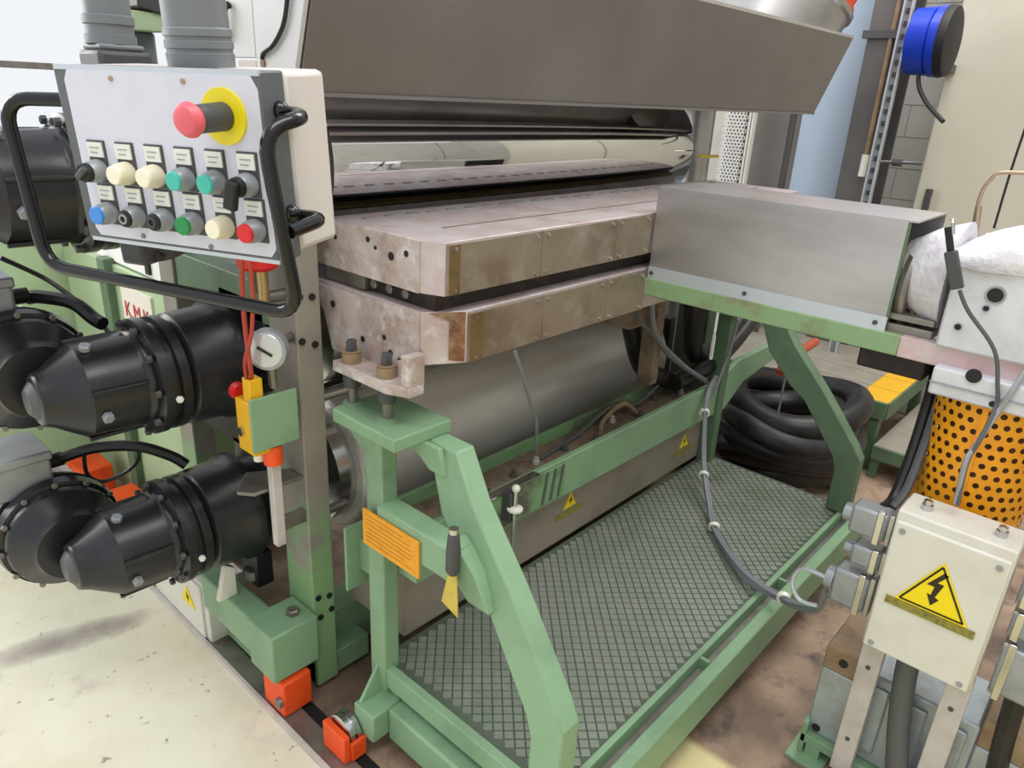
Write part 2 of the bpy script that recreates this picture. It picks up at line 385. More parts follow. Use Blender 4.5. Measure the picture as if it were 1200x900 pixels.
# ============================================================ extrusion die
die = thing('extrusion_die', 'long stained steel sheet die with two clamped bodies and rusty corner', 'die', (2.03, 1.4, 1.05))
X0, X1 = 1.06, 3.0
def die_body(name, prof, cx, m):
    """profile in y-z extruded along x, front corners chamfered by cx along x"""
    mb = MB(); n = len(prof); rows = []
    xs = [(X0, 1), (X0 + cx, 0), (X1 - cx, 0), (X1, 1)]
    vs = []
    for x, ch in xs:
        for (y, z) in prof:
            yy = y
            if ch and y < 1.2: yy = y + .052
            vs.append((x, yy, z))
    fs = [tuple(range(n)), tuple(range(4 * n - 1, 3 * n - 1, -1))]
    for j in range(3):
        for i in range(n):
            fs.append((j * n + i, j * n + (i + 1) % n, (j + 1) * n + (i + 1) % n, (j + 1) * n + i))
    mb.add(vs, fs); return mb.build(name, m, die, .002)
up = die_body('upper_body', [(1.165, 1.222), (1.165, 1.342), (1.572, 1.342), (1.572, 1.30), (1.625, 1.285), (1.79, 1.228), (1.62, 1.222)], .022, 'die_pink')
lo = die_body('lower_body', [(1.165, 1.05), (1.165, 1.178), (1.63, 1.178), (1.79, 1.212), (1.69, 1.165), (1.60, 1.09), (1.555, 1.05)], .09, 'die_pink')
MB().box(X0 + .03, X1 - .03, 1.205, 1.60, 1.176, 1.224).build('lip_gap_bar', 'dark_gap', die)
# end plates (whitish, with drill holes)
ep = MB().prism([(1.222, 1.222), (1.222, 1.340), (1.570, 1.340), (1.572, 1.30), (1.64, 1.28), (1.64, 1.222)], 'x', X0 - .006, X0 + .001).build('end_plate', 'die_end', die, .001)
for y, z, r in ((1.40, 1.315, .007), (1.315, 1.29, .010), (1.262, 1.305, .0075), (1.372, 1.300, .005), (1.53, 1.30, .006)):
    MB().cyl((X0 - .0075, y, z), (X0 - .002, y, z), r, 14).build('drill_hole', 'black_matte', ep)
ep = MB().prism([(1.222, 1.05), (1.222, 1.177), (1.62, 1.165), (1.60, 1.11), (1.565, 1.0), (1.30, 1.0), (1.30, 1.05)], 'x', X0 - .006, X0 + .001).build('end_plate', 'die_end', die, .001)
for y, z, r in ((1.553, 1.125, .009), (1.345, 1.088, .007), (1.43, 1.062, .008), (1.322, 1.055, .008)):
    MB().cyl((X0 - .0075, y, z), (X0 - .002, y, z), r, 14).build('drill_hole', 'black_matte', ep)
for y in (1.30, 1.36, 1.42, 1.47, 1.50, 1.54):
    MB().hexbolt((X0 + .032, y, 1.2), (-1, 0, 0), .013, .012).build('gap_bolt', 'steel_grey', die)
MB().box(X0 + .01, X0 + .03, 1.44, 1.60, 1.182, 1.218).build('gap_plate', 'steel_grey', die, .001)
# front heater plates
for k, (a, b) in enumerate(((1.085, 1.40), (1.402, 1.72), (1.722, 1.90))):
    o = MB().box(a, b, 1.157, 1.165, 1.224, 1.338).build('heater_plate', 'die_front', die, .001)
    for x in (a + .02, b - .02):
        for z in (1.235, 1.328): MB().cyl((x, 1.157, z), (x, 1.153, z), .005, 10).build('screw', 'bright_steel', o)
for k, (a, b) in enumerate(((1.155, 1.42), (1.422, 1.70), (1.702, 1.90))):
    o = MB().box(a, b, 1.157, 1.165, 1.052, 1.172).build('heater_plate', 'die_front', die, .001)
    for x in (a + .02, b - .02):
        for z in (1.062, 1.160): MB().cyl((x, 1.157, z), (x, 1.153, z), .005, 10).build('screw', 'bright_steel', o)
MB().box(1.086, 1.118, 1.1545, 1.158, 1.226, 1.336).build('stained_strip', 'olive_stain', die)
MB().box(1.156, 1.20, 1.1545, 1.158, 1.054, 1.17).build('stained_strip', 'olive_stain', die)
# rust run on the lower chamfer
c0 = Vector((1.06, 1.217)); c1 = Vector((1.15, 1.165)); d = (c1 - c0); nrm = Vector((d.y, -d.x)).normalized() * .0015
q0 = c0 + d * .62 + nrm; q1 = c0 + d * .99 + nrm
MB().add([(q0.x, q0.y, 1.06), (q1.x, q1.y, 1.054), (q1.x, q1.y, 1.176), ((c0 + d * .15 + nrm).x, (c0 + d * .15 + nrm).y, 1.176), (q0.x, q0.y, 1.155)], [(0, 1, 2, 3, 4)]).build('rust_run', 'rust_brown', die)
MB().box(X0 + .02, X1 - .02, 1.572, 1.612, 1.286, 1.306).build('rear_rust_strip', 'olive_stain', die)
MB().box(X0 + .02, X1 - .02, 1.572, 1.580, 1.306, 1.338).build('rear_shade_strip', 'black_matte', die)  # added black strip: shade of the rear gap and its roll reflection, as colour
# adjusting bolts along the rear of the top
for k in range(26):
    MB().box(1.12 + k * .071, 1.155 + k * .071, 1.50, 1.513, 1.3415, 1.345).build('slot_key', 'zinc_grey', die)
MB().box(1.2, 2.9, 1.30, 1.305, 1.3415, 1.344).build('cable_seam', 'die_front', die)
# mounting bracket with jack bolts
bk = MB().prism([(.985, 1.255), (.985, 1.465), (1.055, 1.465), (1.055, 1.20), (1.01, 1.20)], 'z', .985, 1.012).build('mounting_lug', 'die_end', die, .003)
MB().box(1.005, 1.056, 1.20, 1.225, 1.012, 1.085).build('lug_web', 'die_end', bk, .002)
MB().prism([(1.225, 1.012), (1.36, 1.012), (1.225, 1.075)], 'x', 1.035, 1.056).build('lug_gusset', 'die_end', bk, .001)
for y, x in ((1.425, 1.015), (1.292, 1.018)):
    s_ = MB().cyl((x, y, .905), (x, y, 1.03), .0125, 16).build('jack_stud', 'steel_grey', die)
    MB().lathe([(0, .024), (.024, .024), (.026, .022), (.028, .022), (.03, .025)], (x, y, 1.012), (0, 0, 1), 20).build('nut', 'wood_brown', s_)
    MB().hexbolt((x, y, 1.04), (0, 0, 1), .014, .03).build('stud_head', 'dark_grey', s_)
    MB().lathe([(0, .022), (.035, .024), (.036, .02), (.037, .02)], (x, y, .948), (0, 0, 1), 18).build('nut', 'dark_grey', s_)
    MB().cyl((x, y, .90), (x, y, .906), .026, 20).build('washer', 'green_paint', s_)

# ============================================================ die carriage (green stand with platform)
st = thing('die_carriage', 'light green welded carriage with sloping legs and chequer plate platform', 'stand', (1.9, 1.0, FZ))
def a_frame(x, gm, dz=0):
    MB().box(x, x + .05, 1.27, 1.335, .05, .865).build('leg', gm, st, .005)
    pr_ = [(1.20, .866), (1.116, .714), (.993, .60), (.925, .56), (.765, .385), (.748, .33), (.748, .16), (.662, .16), (.662, .40), (.695, .445), (.858, .615), (1.02, .765), (1.10, .866)]
    mb = MB().prism(pr_, 'x', x - .01, x + .05)
    for v in mb.v: v.x += max(0, (v.z - .40) / .466) * .095
    mb.build('sloping_leg', gm, st, .005)
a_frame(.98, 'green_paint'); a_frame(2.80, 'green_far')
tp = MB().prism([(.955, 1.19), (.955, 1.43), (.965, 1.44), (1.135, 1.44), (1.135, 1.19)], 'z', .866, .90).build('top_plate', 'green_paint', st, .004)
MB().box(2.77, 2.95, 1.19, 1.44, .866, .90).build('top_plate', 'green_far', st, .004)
MB().prism([(1.27, .866), (1.14, .866), (1.115, .80), (1.17, .80)], 'x', 1.045, 1.06).build('gusset', 'green_paint', st, .002)
MB().prism([(1.335, .865), (1.43, .865), (1.335, .79)], 'x', .985, 1.0).build('gusset', 'green_paint', st, .002)
MB().box(.965, 1.03, 1.0, 1.275, .60, .688).build('cross_rail', 'green_paint', st, .005)
MB().prism([(1.05, .60), (1.02, .60), (.97, .56), (.90, .56), (.95, .64), (1.02, .70), (1.05, .688)], 'x', .985, 1.03).build('corner_gusset', 'green_paint', st, .004)
MB().box(.955, 1.04, 1.395, 1.405, .37, .567).build('side_plate', 'green_paint', st, .002)
MB().box(1.03, 1.10, 1.2, 1.27, .46, .53).build('tie_tube', 'green_paint', st, .003)
MB().box(1.0, 1.05, 1.30, 1.40, .42, .52).build('plate_arm', 'green_paint', st, .003)
# base tubes
MB().box(.95, 1.02, .55, 1.225, -.025, .08).build('base_tube', 'green_paint', st, .008)
MB().box(.90, 1.03, 1.225, 1.31, -.01, .08).build('base_stub', 'green_paint', st, .006)
MB().prism([(1.27, .08), (1.235, .08), (1.27, .17)], 'x', .995, 1.005).build('gusset', 'green_paint', st, .001)
MB().add([(.98, 1.30, .16), (.91, 1.29, .081), (.98, 1.29, .081), (.98, 1.31, .16), (.91, 1.30, .081), (.98, 1.30, .081)], [(0, 1, 2), (3, 5, 4), (0, 3, 4, 1), (1, 4, 5, 2), (0, 2, 5, 3)]).build('gusset', 'green_paint', st)
wg = MB().box(.832, .852, 1.262, 1.362, -.062, .025).box(.852, .90, 1.255, 1.266, -.062, .0).build('wheel_guard', 'orange_paint', st, .003, label='orange painted wheel guard')
MB().lathe([(0, .045), (.004, .052), (.018, .052), (.018, .044), (.024, .044), (.024, .052), (.038, .052), (.042, .045)], (.856, 1.318, -.008), (1, 0, 0), 32).build('wheel', 'bright_steel', st)
# platform frame and chequer plate
pf = MB().box(.99, 2.88, .70, 1.33, .13, .152).build('platform_plate', 'tread_base', st)
MB().box(.985, 1.012, .69, 1.30, .10, .163).build('platform_edge', 'green_paint', st, .003)
MB().box(.985, 2.89, .682, .70, .06, .163).build('platform_edge', 'green_paint', st, .003)
MB().box(.985, 2.95, .655, .682, .06, .118).build('channel_floor', 'channel_grey', st)
MB().box(.95, 2.95, .615, .655, .02, .150).build('channel_rail', 'green_paint', st, .005)
MB().box(1.66, 1.672, .655, .682, .118, .155).build('channel_rib', 'green_paint', st)
MB().box(2.2, 2.212, .655, .682, .118, .155).build('channel_rib', 'green_paint', st)
# raised diamonds of the tread plate: one joined part (well over 300 of them)
tr = MB(); s_ = .0265; c45 = math.sqrt(.5)
for i in range(-90, 120):
    for j in range(-60, 130):
        a = i * s_; b = j * s_
        x = .99 + (a - b) * c45 + .9; y = .70 + (a + b) * c45 - .0
        if 1.03 < x < 2.86 and .718 < y < 1.315:
            h = s_ * .465 * 2 * c45; k = .88
            tr.add([(x - h, y, .152), (x, y - h, .152), (x + h, y, .152), (x, y + h, .152), (x - h * k, y, .1565), (x, y - h * k, .1565), (x + h * k, y, .1565), (x, y + h * k, .1565)],
                   [(0, 1, 5, 4), (1, 2, 6, 5), (2, 3, 7, 6), (3, 0, 4, 7), (4, 5, 6, 7)])
tr.build('tread_diamonds', 'tread', st, smooth=False, kind='stuff')
# long beam
MB().prism([(1.1, .40), (2.90, .385), (3.05, .475), (3.50, .53), (3.6, .60), (2.97, .60), (2.8, .54), (1.1, .54)], 'y', 1.285, 1.31).build('long_beam', 'green_paint', st, .004)
MB().box(1.12, 2.95, 1.31, 1.45, .485, .502).build('drip_tray', 'tray_dirt', st)
MB().box(1.12, 2.95, 1.45, 1.465, .46, .545).build('tray_wall', 'green_dirty', st, .002)
for k in range(11):
    x = 1.28 + k * .15 + random.uniform(-.03, .03); y = 1.37 + random.uniform(-.03, .04)
    MB().lathe([(0, .013), (.012, .013), (.012, .008), (.026, .008)], (x, y, .502), (0, 0, 1), 8).build('tray_bolt', 'dusty_white' if k % 3 == 0 else 'steel_grey', st)
MB().box(1.38, 1.74, 1.276, 1.2855, .412, .534).build('hinged_cover', 'green_dirty', st, .003)
for x in (1.62, 1.66, 1.70): MB().prism([(x, .42), (x + .012, .42), (x + .03, .53), (x + .018, .53)], 'y', 1.2735, 1.277).build('cover_groove', 'grey_dark_cable', st)
MB().box(1.38, 1.60, 1.27, 1.30, .536, .542).build('cover_edge', 'bright_steel', st)

hv = thing('locking_screw', 'slim steel screw spindle hanging on the beam beside the sloping leg', 'screw', (1.47, 1.23, .40))
MB().cyl((1.445, 1.235, .165), (1.445, 1.235, .56), .0075, 14).build('spindle', 'bright_steel', hv)
MB().lathe([(0, .008), (.004, .024), (.01, .024), (.016, .009)], (1.445, 1.235, .49), (0, 0, 1), 20).build('collar', 'white_plastic', hv)
MB().sphere((1.445, 1.235, .566), .013, 10).build('knob', 'white_plastic', hv)
MB().box(1.43, 1.46, 1.24, 1.276, .45, .55).build('swivel_block', 'dark_grey', hv, .003)

ec = thing('machine_enclosure', 'low grey beige sheet metal enclosure beneath the green beam', 'enclosure', (2.0, 1.4, .16))
MB().box(1.1, 2.91, 1.335, 1.60, .165, .395).build('enclosure_body', 'enclosure_grey', ec, .004)
def hazard(parent, x, z, s=1):
    t = MB().prism([(x - .035 * s, z), (x + .035 * s, z), (x, z + .06 * s)], 'y', 1.3325, 1.3355).build('warning_triangle', 'yellow_sign', parent, smooth=False, label='yellow warning triangle')
    MB().prism([(x - .004, z + .012), (x + .012, z + .03), (x + .002, z + .03), (x + .008, z + .045), (x - .01, z + .026), (x + .001, z + .026)], 'y', 1.3315, 1.333).build('bolt_mark', 'sign_black', t, smooth=False)
    MB().box(x - .075 * s, x + .075 * s, 1.333, 1.3355, z - .032 * s, z - .01 * s).build('caption_strip', 'sign_olive', parent)
hazard(ec, 1.86, .29); hazard(ec, 2.66, .26)

sg = thing('notice_plate', 'orange yellow notice plate fixed across the near green leg', 'sign', (.962, 1.21, .56))
MB().box(.958, .963, 1.108, 1.322, .562, .664).build('plate', 'sign_orange', sg)
for k in range(7):
    z = .65 - k * .0125
    MB().box(.9573, .9585, 1.128 + random.uniform(0, .04), 1.308, z, z + .0035).build('print_line', 'sign_ink', sg)

sp = thing('putty_knife', 'putty knife with dark handle and yellow blade hung on the green cross rail', 'tool', (.945, .98, .55))
MB().lathe([(0, .012), (.01, .017), (.06, .0165), (.1, .013), (.104, .01)], (.945, .977, .655), (0, .0, 1), 16).build('handle', 'dark_grey', sp)
MB().cyl((.945, .977, .76), (.945, .977, .772), .011, 12).build('ferrule', 'bright_steel', sp)
MB().prism([(.99, .655), (.966, .655), (.958, .545), (1.012, .562)], 'x', .944, .947).build('blade', 'blade_yellow', sp)

# ============================================================ gear motors
def gearmotor(z, y, label, x_off=0):
    t = thing('gear_motor', label, 'gear motor', (.6, y, z - .16), group='black roll drives')
    A = lambda x: (x + x_off, y, z)
    ax = (1, 0, 0)
    MB().lathe([(0, .13), (.015, .15), (.11, .155), (.125, .165), (.15, .165), (.15, .14), (.24, .135)], A(.70), ax, 40).build('gear_case', 'black_paint', t)
    f1 = MB().lathe([(0, .14), (.006, .152), (.03, .152), (.032, .135), (.05, .135), (.052, .15), (.075, .15), (.08, .14)], A(.62), ax, 40).build('flange', 'black_paint', t)
    for k in range(10):
        a = 2 * math.pi * k / 10
        MB().hexbolt((.617 + x_off, y + .142 * math.cos(a), z + .142 * math.sin(a)), (-1, 0, 0), .010, .012).build('bolt', 'dark_grey', f1)
    bh = MB().lathe([(0, .056), (.004, .064), (.025, .072), (.085, .112), (.092, .118), (.22, .124), (.225, .13), (.237, .13)], A(.385), ax, 12).build('bevel_housing', 'black_paint', t, .004)
    MB().lathe([(0, .03), (.012, .045), (.02, .05)], A(.37), ax, 24).build('end_cap', 'grey_dark_cable', bh)
    for a in (-.3, 1.25, 2.5):
        MB().hexbolt((.50 + x_off, y - .118 * math.cos(a), z + .118 * math.sin(a)), (0, -math.cos(a), math.sin(a)), .014, .014).build('plug', 'zinc_grey', bh)
    for a in (0.25, -1.2, 1.9):
        cy, cz = y - .121 * math.cos(a), z + .121 * math.sin(a)
        MB().cyl((.475 + x_off, cy, cz), (.60 + x_off, cy - .004 * math.cos(a), cz), .006, 8).build('rib', 'black_paint', bh)
    # motor across the axis
    m0 = Vector((.42 + x_off, y + .06, z + .02))
    MB().lathe([(0, .09), (.03, .10), (.06, .135), (.075, .14), (.09, .14)], m0, (0, 1, 0), 40).build('motor_neck', 'black_paint', t)
    md = MB().lathe([(0, .135), (.004, .15), (.03, .155), (.032, .145), (.05, .145), (.052, .155), (.075, .15)], m0 + Vector((0, .09, 0)), (0, 1, 0), 44).build('motor_flange', 'black_paint', t)
    for k in range(12):
        a = 2 * math.pi * k / 12
        MB().hexbolt(m0 + Vector((.148 * math.cos(a), .086, .148 * math.sin(a))), (0, -1, 0), .008, .008).build('bolt', 'steel_grey', md)
    mo = MB().lathe([(0, .11), (.26, .11), (.265, .118), (.33, .112), (.34, .09)], m0 + Vector((0, .165, 0)), (0, 1, 0), 36).build('motor', 'dusty_white', t)
    for k in range(16):
        a = 2 * math.pi * k / 16
        R = Matrix.Rotation(a, 3, 'Y')
        MB().obox(m0 + Vector((0, .29, 0)) + R @ Vector((.116, 0, 0)), R, .008, .11, .003).build('fin', 'dusty_white', mo)
    tb = MB().box(m0.x - .13, m0.x + .015, m0.y + .13, m0.y + .29, m0.z + .115, m0.z + .215).build('terminal_box', 'zinc_grey', t, .008)
    MB().box(m0.x - .135, m0.x + .02, m0.y + .125, m0.y + .295, m0.z + .205, m0.z + .232).build('box_lid', 'zinc_grey', tb, .005)
    MB().cyl((m0.x + .01, m0.y + .2, m0.z + .165), (m0.x + .06, m0.y + .2, m0.z + .165), .02, 12).build('cable_gland', 'black_matte', tb)
    MB().hexbolt((.655 + x_off, y - .154, z - .02), (0, -1, 0), .009, .01).build('label_rivet', 'white_plastic', t)
    return t
gearmotor(.455, 1.87, 'lowest black gear motor, standing out over the cream floor', .055)
gearmotor(.925, 1.87, 'middle black gear motor, just below the control box rail', .05)
gearmotor(1.41, 1.87, 'upper black gear motor half hidden behind the control box', -.04)

H = lambda *a, **k: cable(*a, **k)
H('drive_cable', [(.53, 2.14, 1.10), (.554, 2.12, 1.103), (.606, 2.05, 1.094), (.632, 2.0, 1.06), (.642, 1.97, 1.05)], .018, 'black_rubber', 'thick black cable from the middle gear motor box')
H('drive_cable', [(.53, 2.12, .645), (.603, 2.08, .667), (.694, 2.02, .665), (.767, 1.98, .625), (.798, 1.95, .595)], .016, 'black_rubber', 'thick black cable arching over the lowest gear motor')
H('sensor_cable', [(.549, 2.4, 1.156), (.643, 2.4, 1.087), (.687, 2.35, 1.039), (.711, 2.3, 1.008), (.73, 2.2, .95)], .007, 'black_rubber', 'thin black cable crossing the pale green side wall')
H('sensor_cable', [(.70, 2.02, .655), (.70, 2.05, .60), (.66, 2.08, .56), (.61, 2.1, .55), (.585, 2.12, .58), (.59, 2.12, .66)], .006, 'black_rubber', 'thin black cable drooping in front of the orange wheel guards')
H('drive_hose', [(.30, 1.95, 1.56), (.33, 1.9, 1.585), (.38, 1.87, 1.575), (.44, 1.85, 1.53), (.48, 1.83, 1.50)], .022, 'black_rubber', 'black hose curving behind the left of the control box rail', 'hose')

# ============================================================ control box
PY, PP, PR = -1.1996, .0589, -.0106
Rm = Matrix.Rotation(PY, 4, 'Z') @ Matrix.Rotation(PP, 4, 'X') @ Matrix.Rotation(PR, 4, 'Y')
cp = thing('control_box', 'grey white control box with push buttons and red emergency stop', 'control panel', (.4828, 1.1123, 1.5302), Rm.to_euler())
W2, H2, D = .18, .128, .149
def L_(mb, name, m, parent, bevel=0, **k): return mb.build(name, m, parent, bevel, local=True, **k)
hs = L_(MB().box(-W2, W2, .05, D, -H2 + .006, H2), 'housing', 'panel_side', cp, .009)
bz = L_(MB().box(-W2 - .007, W2, -.0005, .052, -H2, H2), 'bezel', 'panel_bezel', cp, .003)
fp = L_(MB().prism([(-W2 + .013, -H2 + .02), (-W2 + .021, -H2 + .009), (W2 - .012, -H2 + .009), (W2 - .003, -H2 + .02), (W2 - .003, H2 - .022), (W2 - .012, H2 - .006), (-W2 + .022, H2 - .006), (-W2 + .014, H2 - .02)], 'y', -.002, .004), 'face_plate', 'panel_face', cp)
L_(MB().box(-W2 - .004, W2, -.001, .006, H2 - .006, H2 + .001), 'top_strip', 'aluminium_pale', cp)
L_(MB().box(-W2, W2, -.001, .006, -H2 - .001, -H2 + .005), 'bottom_strip', 'aluminium_pale', cp)
for x, z in ((-.075, .112), (.055, .112), (-.07, -.112), (.06, -.115)):
    L_(MB().cyl((x, -.0015, z), (x, -.004, z), .0038, 10), 'screw', 'copper' if z > 0 else 'steel_grey', fp)
def button(x, z, cap, kind='push'):
    b = L_(MB().box(x - .0165, x + .018, -.004, -.001, z - .018, z + .044), 'button_unit', 'dark_grey', cp, .001)
    L_(MB().box(x - .0145, x + .0145, -.0065, -.0035, z + .020, z + .041), 'legend_plate', 'white_plastic', b)
    for k in range(2):
        L_(MB().box(x - .009, x + .009 - .004 * k, -.0072, -.0064, z + .033 - k * .007, z + .0345 - k * .007), 'legend_line', 'zinc_grey', b)
    bezel = 'zinc_grey' if cap not in ('white_button', 'cream_button') else 'cream_button'
    depth = .024
    L_(MB().lathe([(0, .0165), (.006, .017), (depth - .004, .0155), (depth, .0135)], (x, -.003, z), (0, -1, 0), 28), 'button_bezel', bezel, b)
    if kind == 'push':
        L_(MB().lathe([(0, .0135), (.005, .0132), (.0062, .012)], (x, -.003 - depth + .001, z), (0, -1, 0), 24), 'button_cap', cap, b)
    elif kind == 'ring':
        L_(MB().lathe([(0, .0128), (.004, .0125), (.005, .011)], (x, -.003 - depth + .001, z), (0, -1, 0), 24), 'button_cap', 'black_matte', b)
        L_(MB().ring((x, -.003 - depth - .004, z), (x, -.003 - depth - .006, z), .0075, .005, 20), 'cap_ring', cap, b)
    else:
        L_(MB().lathe([(0, .0140), (.007, .0135), (.009, .0125)], (x, -.003 - depth + .001, z), (0, -1, 0), 24), 'button_cap', 'black_matte', b)
        if kind == 'lever': L_(MB().obox((x - .003, -.003 - depth - .012, z - .010), Matrix.Rotation(.25, 3, 'Y'), .0095, .006, .020), 'selector_lever', 'black_matte', b, .003)
        else: L_(MB().obox((x, -.003 - depth - .010, z), Matrix.Rotation(.9, 3, 'Y'), .0045, .004, .0125), 'selector_lever', 'dark_grey', b, .002)
    return b
cx = [-.130 + .0553 * i for i in range(6)]
for i, (c, k) in enumerate((('dark_grey', 'knob'), ('white_button', 'push'), ('white_button', 'push'), ('teal_button', 'push'), ('teal_button', 'push'), ('dark_grey', 'lever'))):
    button(cx[i], -.018, c, k)
for i, (c, k) in enumerate((('blue_button', 'push'), ('zinc_grey', 'ring'), ('dark_grey', 'ring'), ('green_button', 'push'), ('white_button', 'push'), ('red_button', 'push'))):
    button(cx[i] + .003, -.081, c, k)
es = L_(MB().cyl((.118, -.0015, .070), (.118, -.0055, .070), .037, 40), 'emergency_stop', 'yellow_disc', cp, label='red mushroom emergency stop on a yellow disc')
L_(MB().lathe([(0, .019), (.05, .018), (.052, .016)], (.118, -.005, .070), (0, -1, 0), 28), 'stop_collar', 'dark_grey', es)
L_(MB().lathe([(0, .012), (.004, .019), (.011, .0225), (.016, .0215), (.022, .017), (.024, .010)], (.118, -.055, .070), (0, -1, 0), 32), 'stop_cap', 'pink_red', es)
# bumper rail round the box
def bend(pts, r): # rounded polyline
    P = [Vector(p) for p in pts]; out = [P[0]]
    for i in range(1, len(P) - 1):
        a = P[i] + (P[i - 1] - P[i]).normalized() * r; b = P[i] + (P[i + 1] - P[i]).normalized() * r
        for k in range(7):
            t = k / 6; out.append(a * (1 - t) ** 2 + P[i] * 2 * t * (1 - t) + b * t * t)
    out.append(P[-1]); return out
rl = bend([(-.17, .03, .078), (-.302, -.005, .078), (-.288, -.01, -.182), (.215, -.015, -.196), (.200, -.03, .062), (.226, .045, .072), (.178, .06, .072)], .045)
L_(MB().tube(rl, .0105, 12, 0), 'bumper_rail', 'black_gloss', cp)
L_(MB().tube(bend([(.178, .05, -.068), (.226, .05, -.068), (.215, -.015, -.075)], .02), .010, 10, 0), 'rail_bracket', 'black_gloss', cp)
L_(MB().sphere((.182, .035, .078), .013), 'rail_boss', 'black_gloss', cp)
L_(MB().sphere((.182, .035, -.062), .013), 'rail_boss', 'black_gloss', cp)
L_(MB().box(-.165, -.115, .03, .10, -.175, -.122), 'cable_clamp', 'dark_grey', cp, .006)
# support tubes that carry the box
L_(MB().lathe([(0, .046), (.018, .047), (.019, .045), (.024, .045), (.025, .047), (.034, .047), (.035, .045), (.04, .045), (.041, .047), (.05, .0465), (.052, .0445), (.30, .041), (1.2, .041)], (.022, .075, H2), (0, 0, 1), 36), 'support_tube', 'tube_grey', cp)
t2 = thing('support_column', 'grey round column on a square flange behind the control box', 'column', (.55, 1.5, 1.60))
MB().box(.535, .628, 1.45, 1.545, 1.60, 1.685).build('flange', 'dark_grey', t2, .008)
MB().box(.542, .618, 1.457, 1.538, 1.685, 1.695).build('flange_step', 'tube_grey', t2, .004)
MB().lathe([(0, .042), (.015, .042), (.016, .039), (.03, .039), (.032, .042), (.045, .042), (.047, .038), (1.2, .038)], (.578, 1.5, 1.695), (0, 0, 1), 32).build('column_tube', 'tube_grey', t2)

H('panel_cable', [(.50, 1.24, 1.37), (.56, 1.30, 1.36), (.70, 1.45, 1.355), (.88, 1.7, 1.34)], .009, 'black_rubber', 'black cable leaving the underside of the control box')

# ============================================================ limit switch cluster on the near post
sw = thing('limit_switch', 'yellow limit switch box behind a green plate on the near post', 'switch', (.86, 1.56, .785))
MB().prism([(.79, 1.525), (.79, 1.60), (.84, 1.60), (.84, 1.525)], 'z', .785, .925).build('switch_body', 'yellow_paint', sw, .004)
MB().box(.795, .83, 1.53, 1.565, .925, .985).build('switch_stem', 'yellow_paint', sw, .003)
MB().cyl((.81, 1.60, .93), (.81, 1.625, .93), .022, 18).build('push_cap', 'red_paint', sw)
MB().cyl((.79, 1.575, .84), (.783, 1.575, .84), .012, 14).build('cable_entry', 'bright_steel', sw)
MB().box(.785, .912, 1.516, 1.525, .80, .94).build('guard_plate', 'green_paint', sw, .002)
MB().box(.84, .942, 1.555, 1.575, .85, .88).build('plate_arm', 'steel_grey', sw)

ga = thing('pressure_gauge', 'round glass faced gauge below the control box rail', 'gauge', (.86, 1.60, 1.0))
MB().lathe([(0, .044), (.004, .05), (.028, .05), (.03, .045)], (.86, 1.535, 1.055), (-.8, -.6, .05), 36).build('gauge_case', 'zinc_grey', ga)
MB().lathe([(0, .043), (.002, .041)], (.8355, 1.5165, 1.0565), (-.8, -.6, .05), 36).build('gauge_face', 'glass_gauge', ga)
MB().obox((.832, 1.514, 1.055), Matrix.Rotation(.64, 3, 'Z') @ Matrix.Rotation(.5, 3, 'X'), .001, .02, .003).build('needle', 'black_matte', ga)
MB().cyl((.862, 1.537, 1.005), (.862, 1.537, .95), .01, 12).build('gauge_stem', 'steel_grey', ga)
MB().cyl((.86, 1.54, 1.055), (.95, 1.58, 1.055), .014, 12).build('gauge_pipe', 'steel_grey', ga)
vb = thing('valve', 'red capped valve with brass fittings under the control box', 'valve', (.87, 1.60, 1.15))
MB().lathe([(0, .035), (.01, .048), (.035, .048), (.045, .03)], (.87, 1.58, 1.235), (0, 0, 1), 24).build('red_cap', 'red_paint', vb)
MB().cyl((.87, 1.565, 1.15), (.87, 1.565, 1.236), .014, 12).build('fitting', 'brass', vb)
MB().cyl((.875, 1.615, 1.15), (.875, 1.615, 1.236), .014, 12).build('fitting', 'steel_grey', vb)
MB().cyl((.87, 1.59, 1.16), (.945, 1.59, 1.16), .016, 12).build('pipe', 'steel_grey', vb)
H('red_cable', [(.8, 1.522, 1.285), (.8, 1.532, 1.205), (.8, 1.534, 1.124), (.795, 1.52, 1.05), (.80, 1.525, 1.01), (.81, 1.545, .985)], .006, 'red_cable', 'red cable dropping to the yellow limit switch')
H('red_cable', [(.81, 1.505, 1.285), (.812, 1.51, 1.205), (.805, 1.515, 1.11), (.788, 1.525, 1.04), (.80, 1.55, .985)], .005, 'red_cable', 'second red cable beside the glass gauge')
ss = thing('slide_strut', 'pale steel strut with red and amber cap under the green plate', 'strut', (.85, 1.55, .50))
MB().box(.835, .862, 1.53, 1.555, .50, .745).build('strut_bar', 'dusty_white', ss, .003)
MB().cyl((.848, 1.542, .745), (.848, 1.542, .797), .024, 18).build('strut_cap', 'orange_paint', ss)
MB().cyl((.825, 1.57, .75), (.825, 1.57, .795), .014, 14).build('white_cap', 'white_plastic', ss)
MB().prism([(.77, 1.60), (.80, 1.56), (.94, 1.56), (.94, 1.62), (.84, 1.68)], 'z', .655, .665).build('strut_lever', 'steel_grey', ss, .003)
MB().box(.862, .942, 1.56, 1.58, .52, .56).build('strut_foot', 'steel_grey', ss, .002)

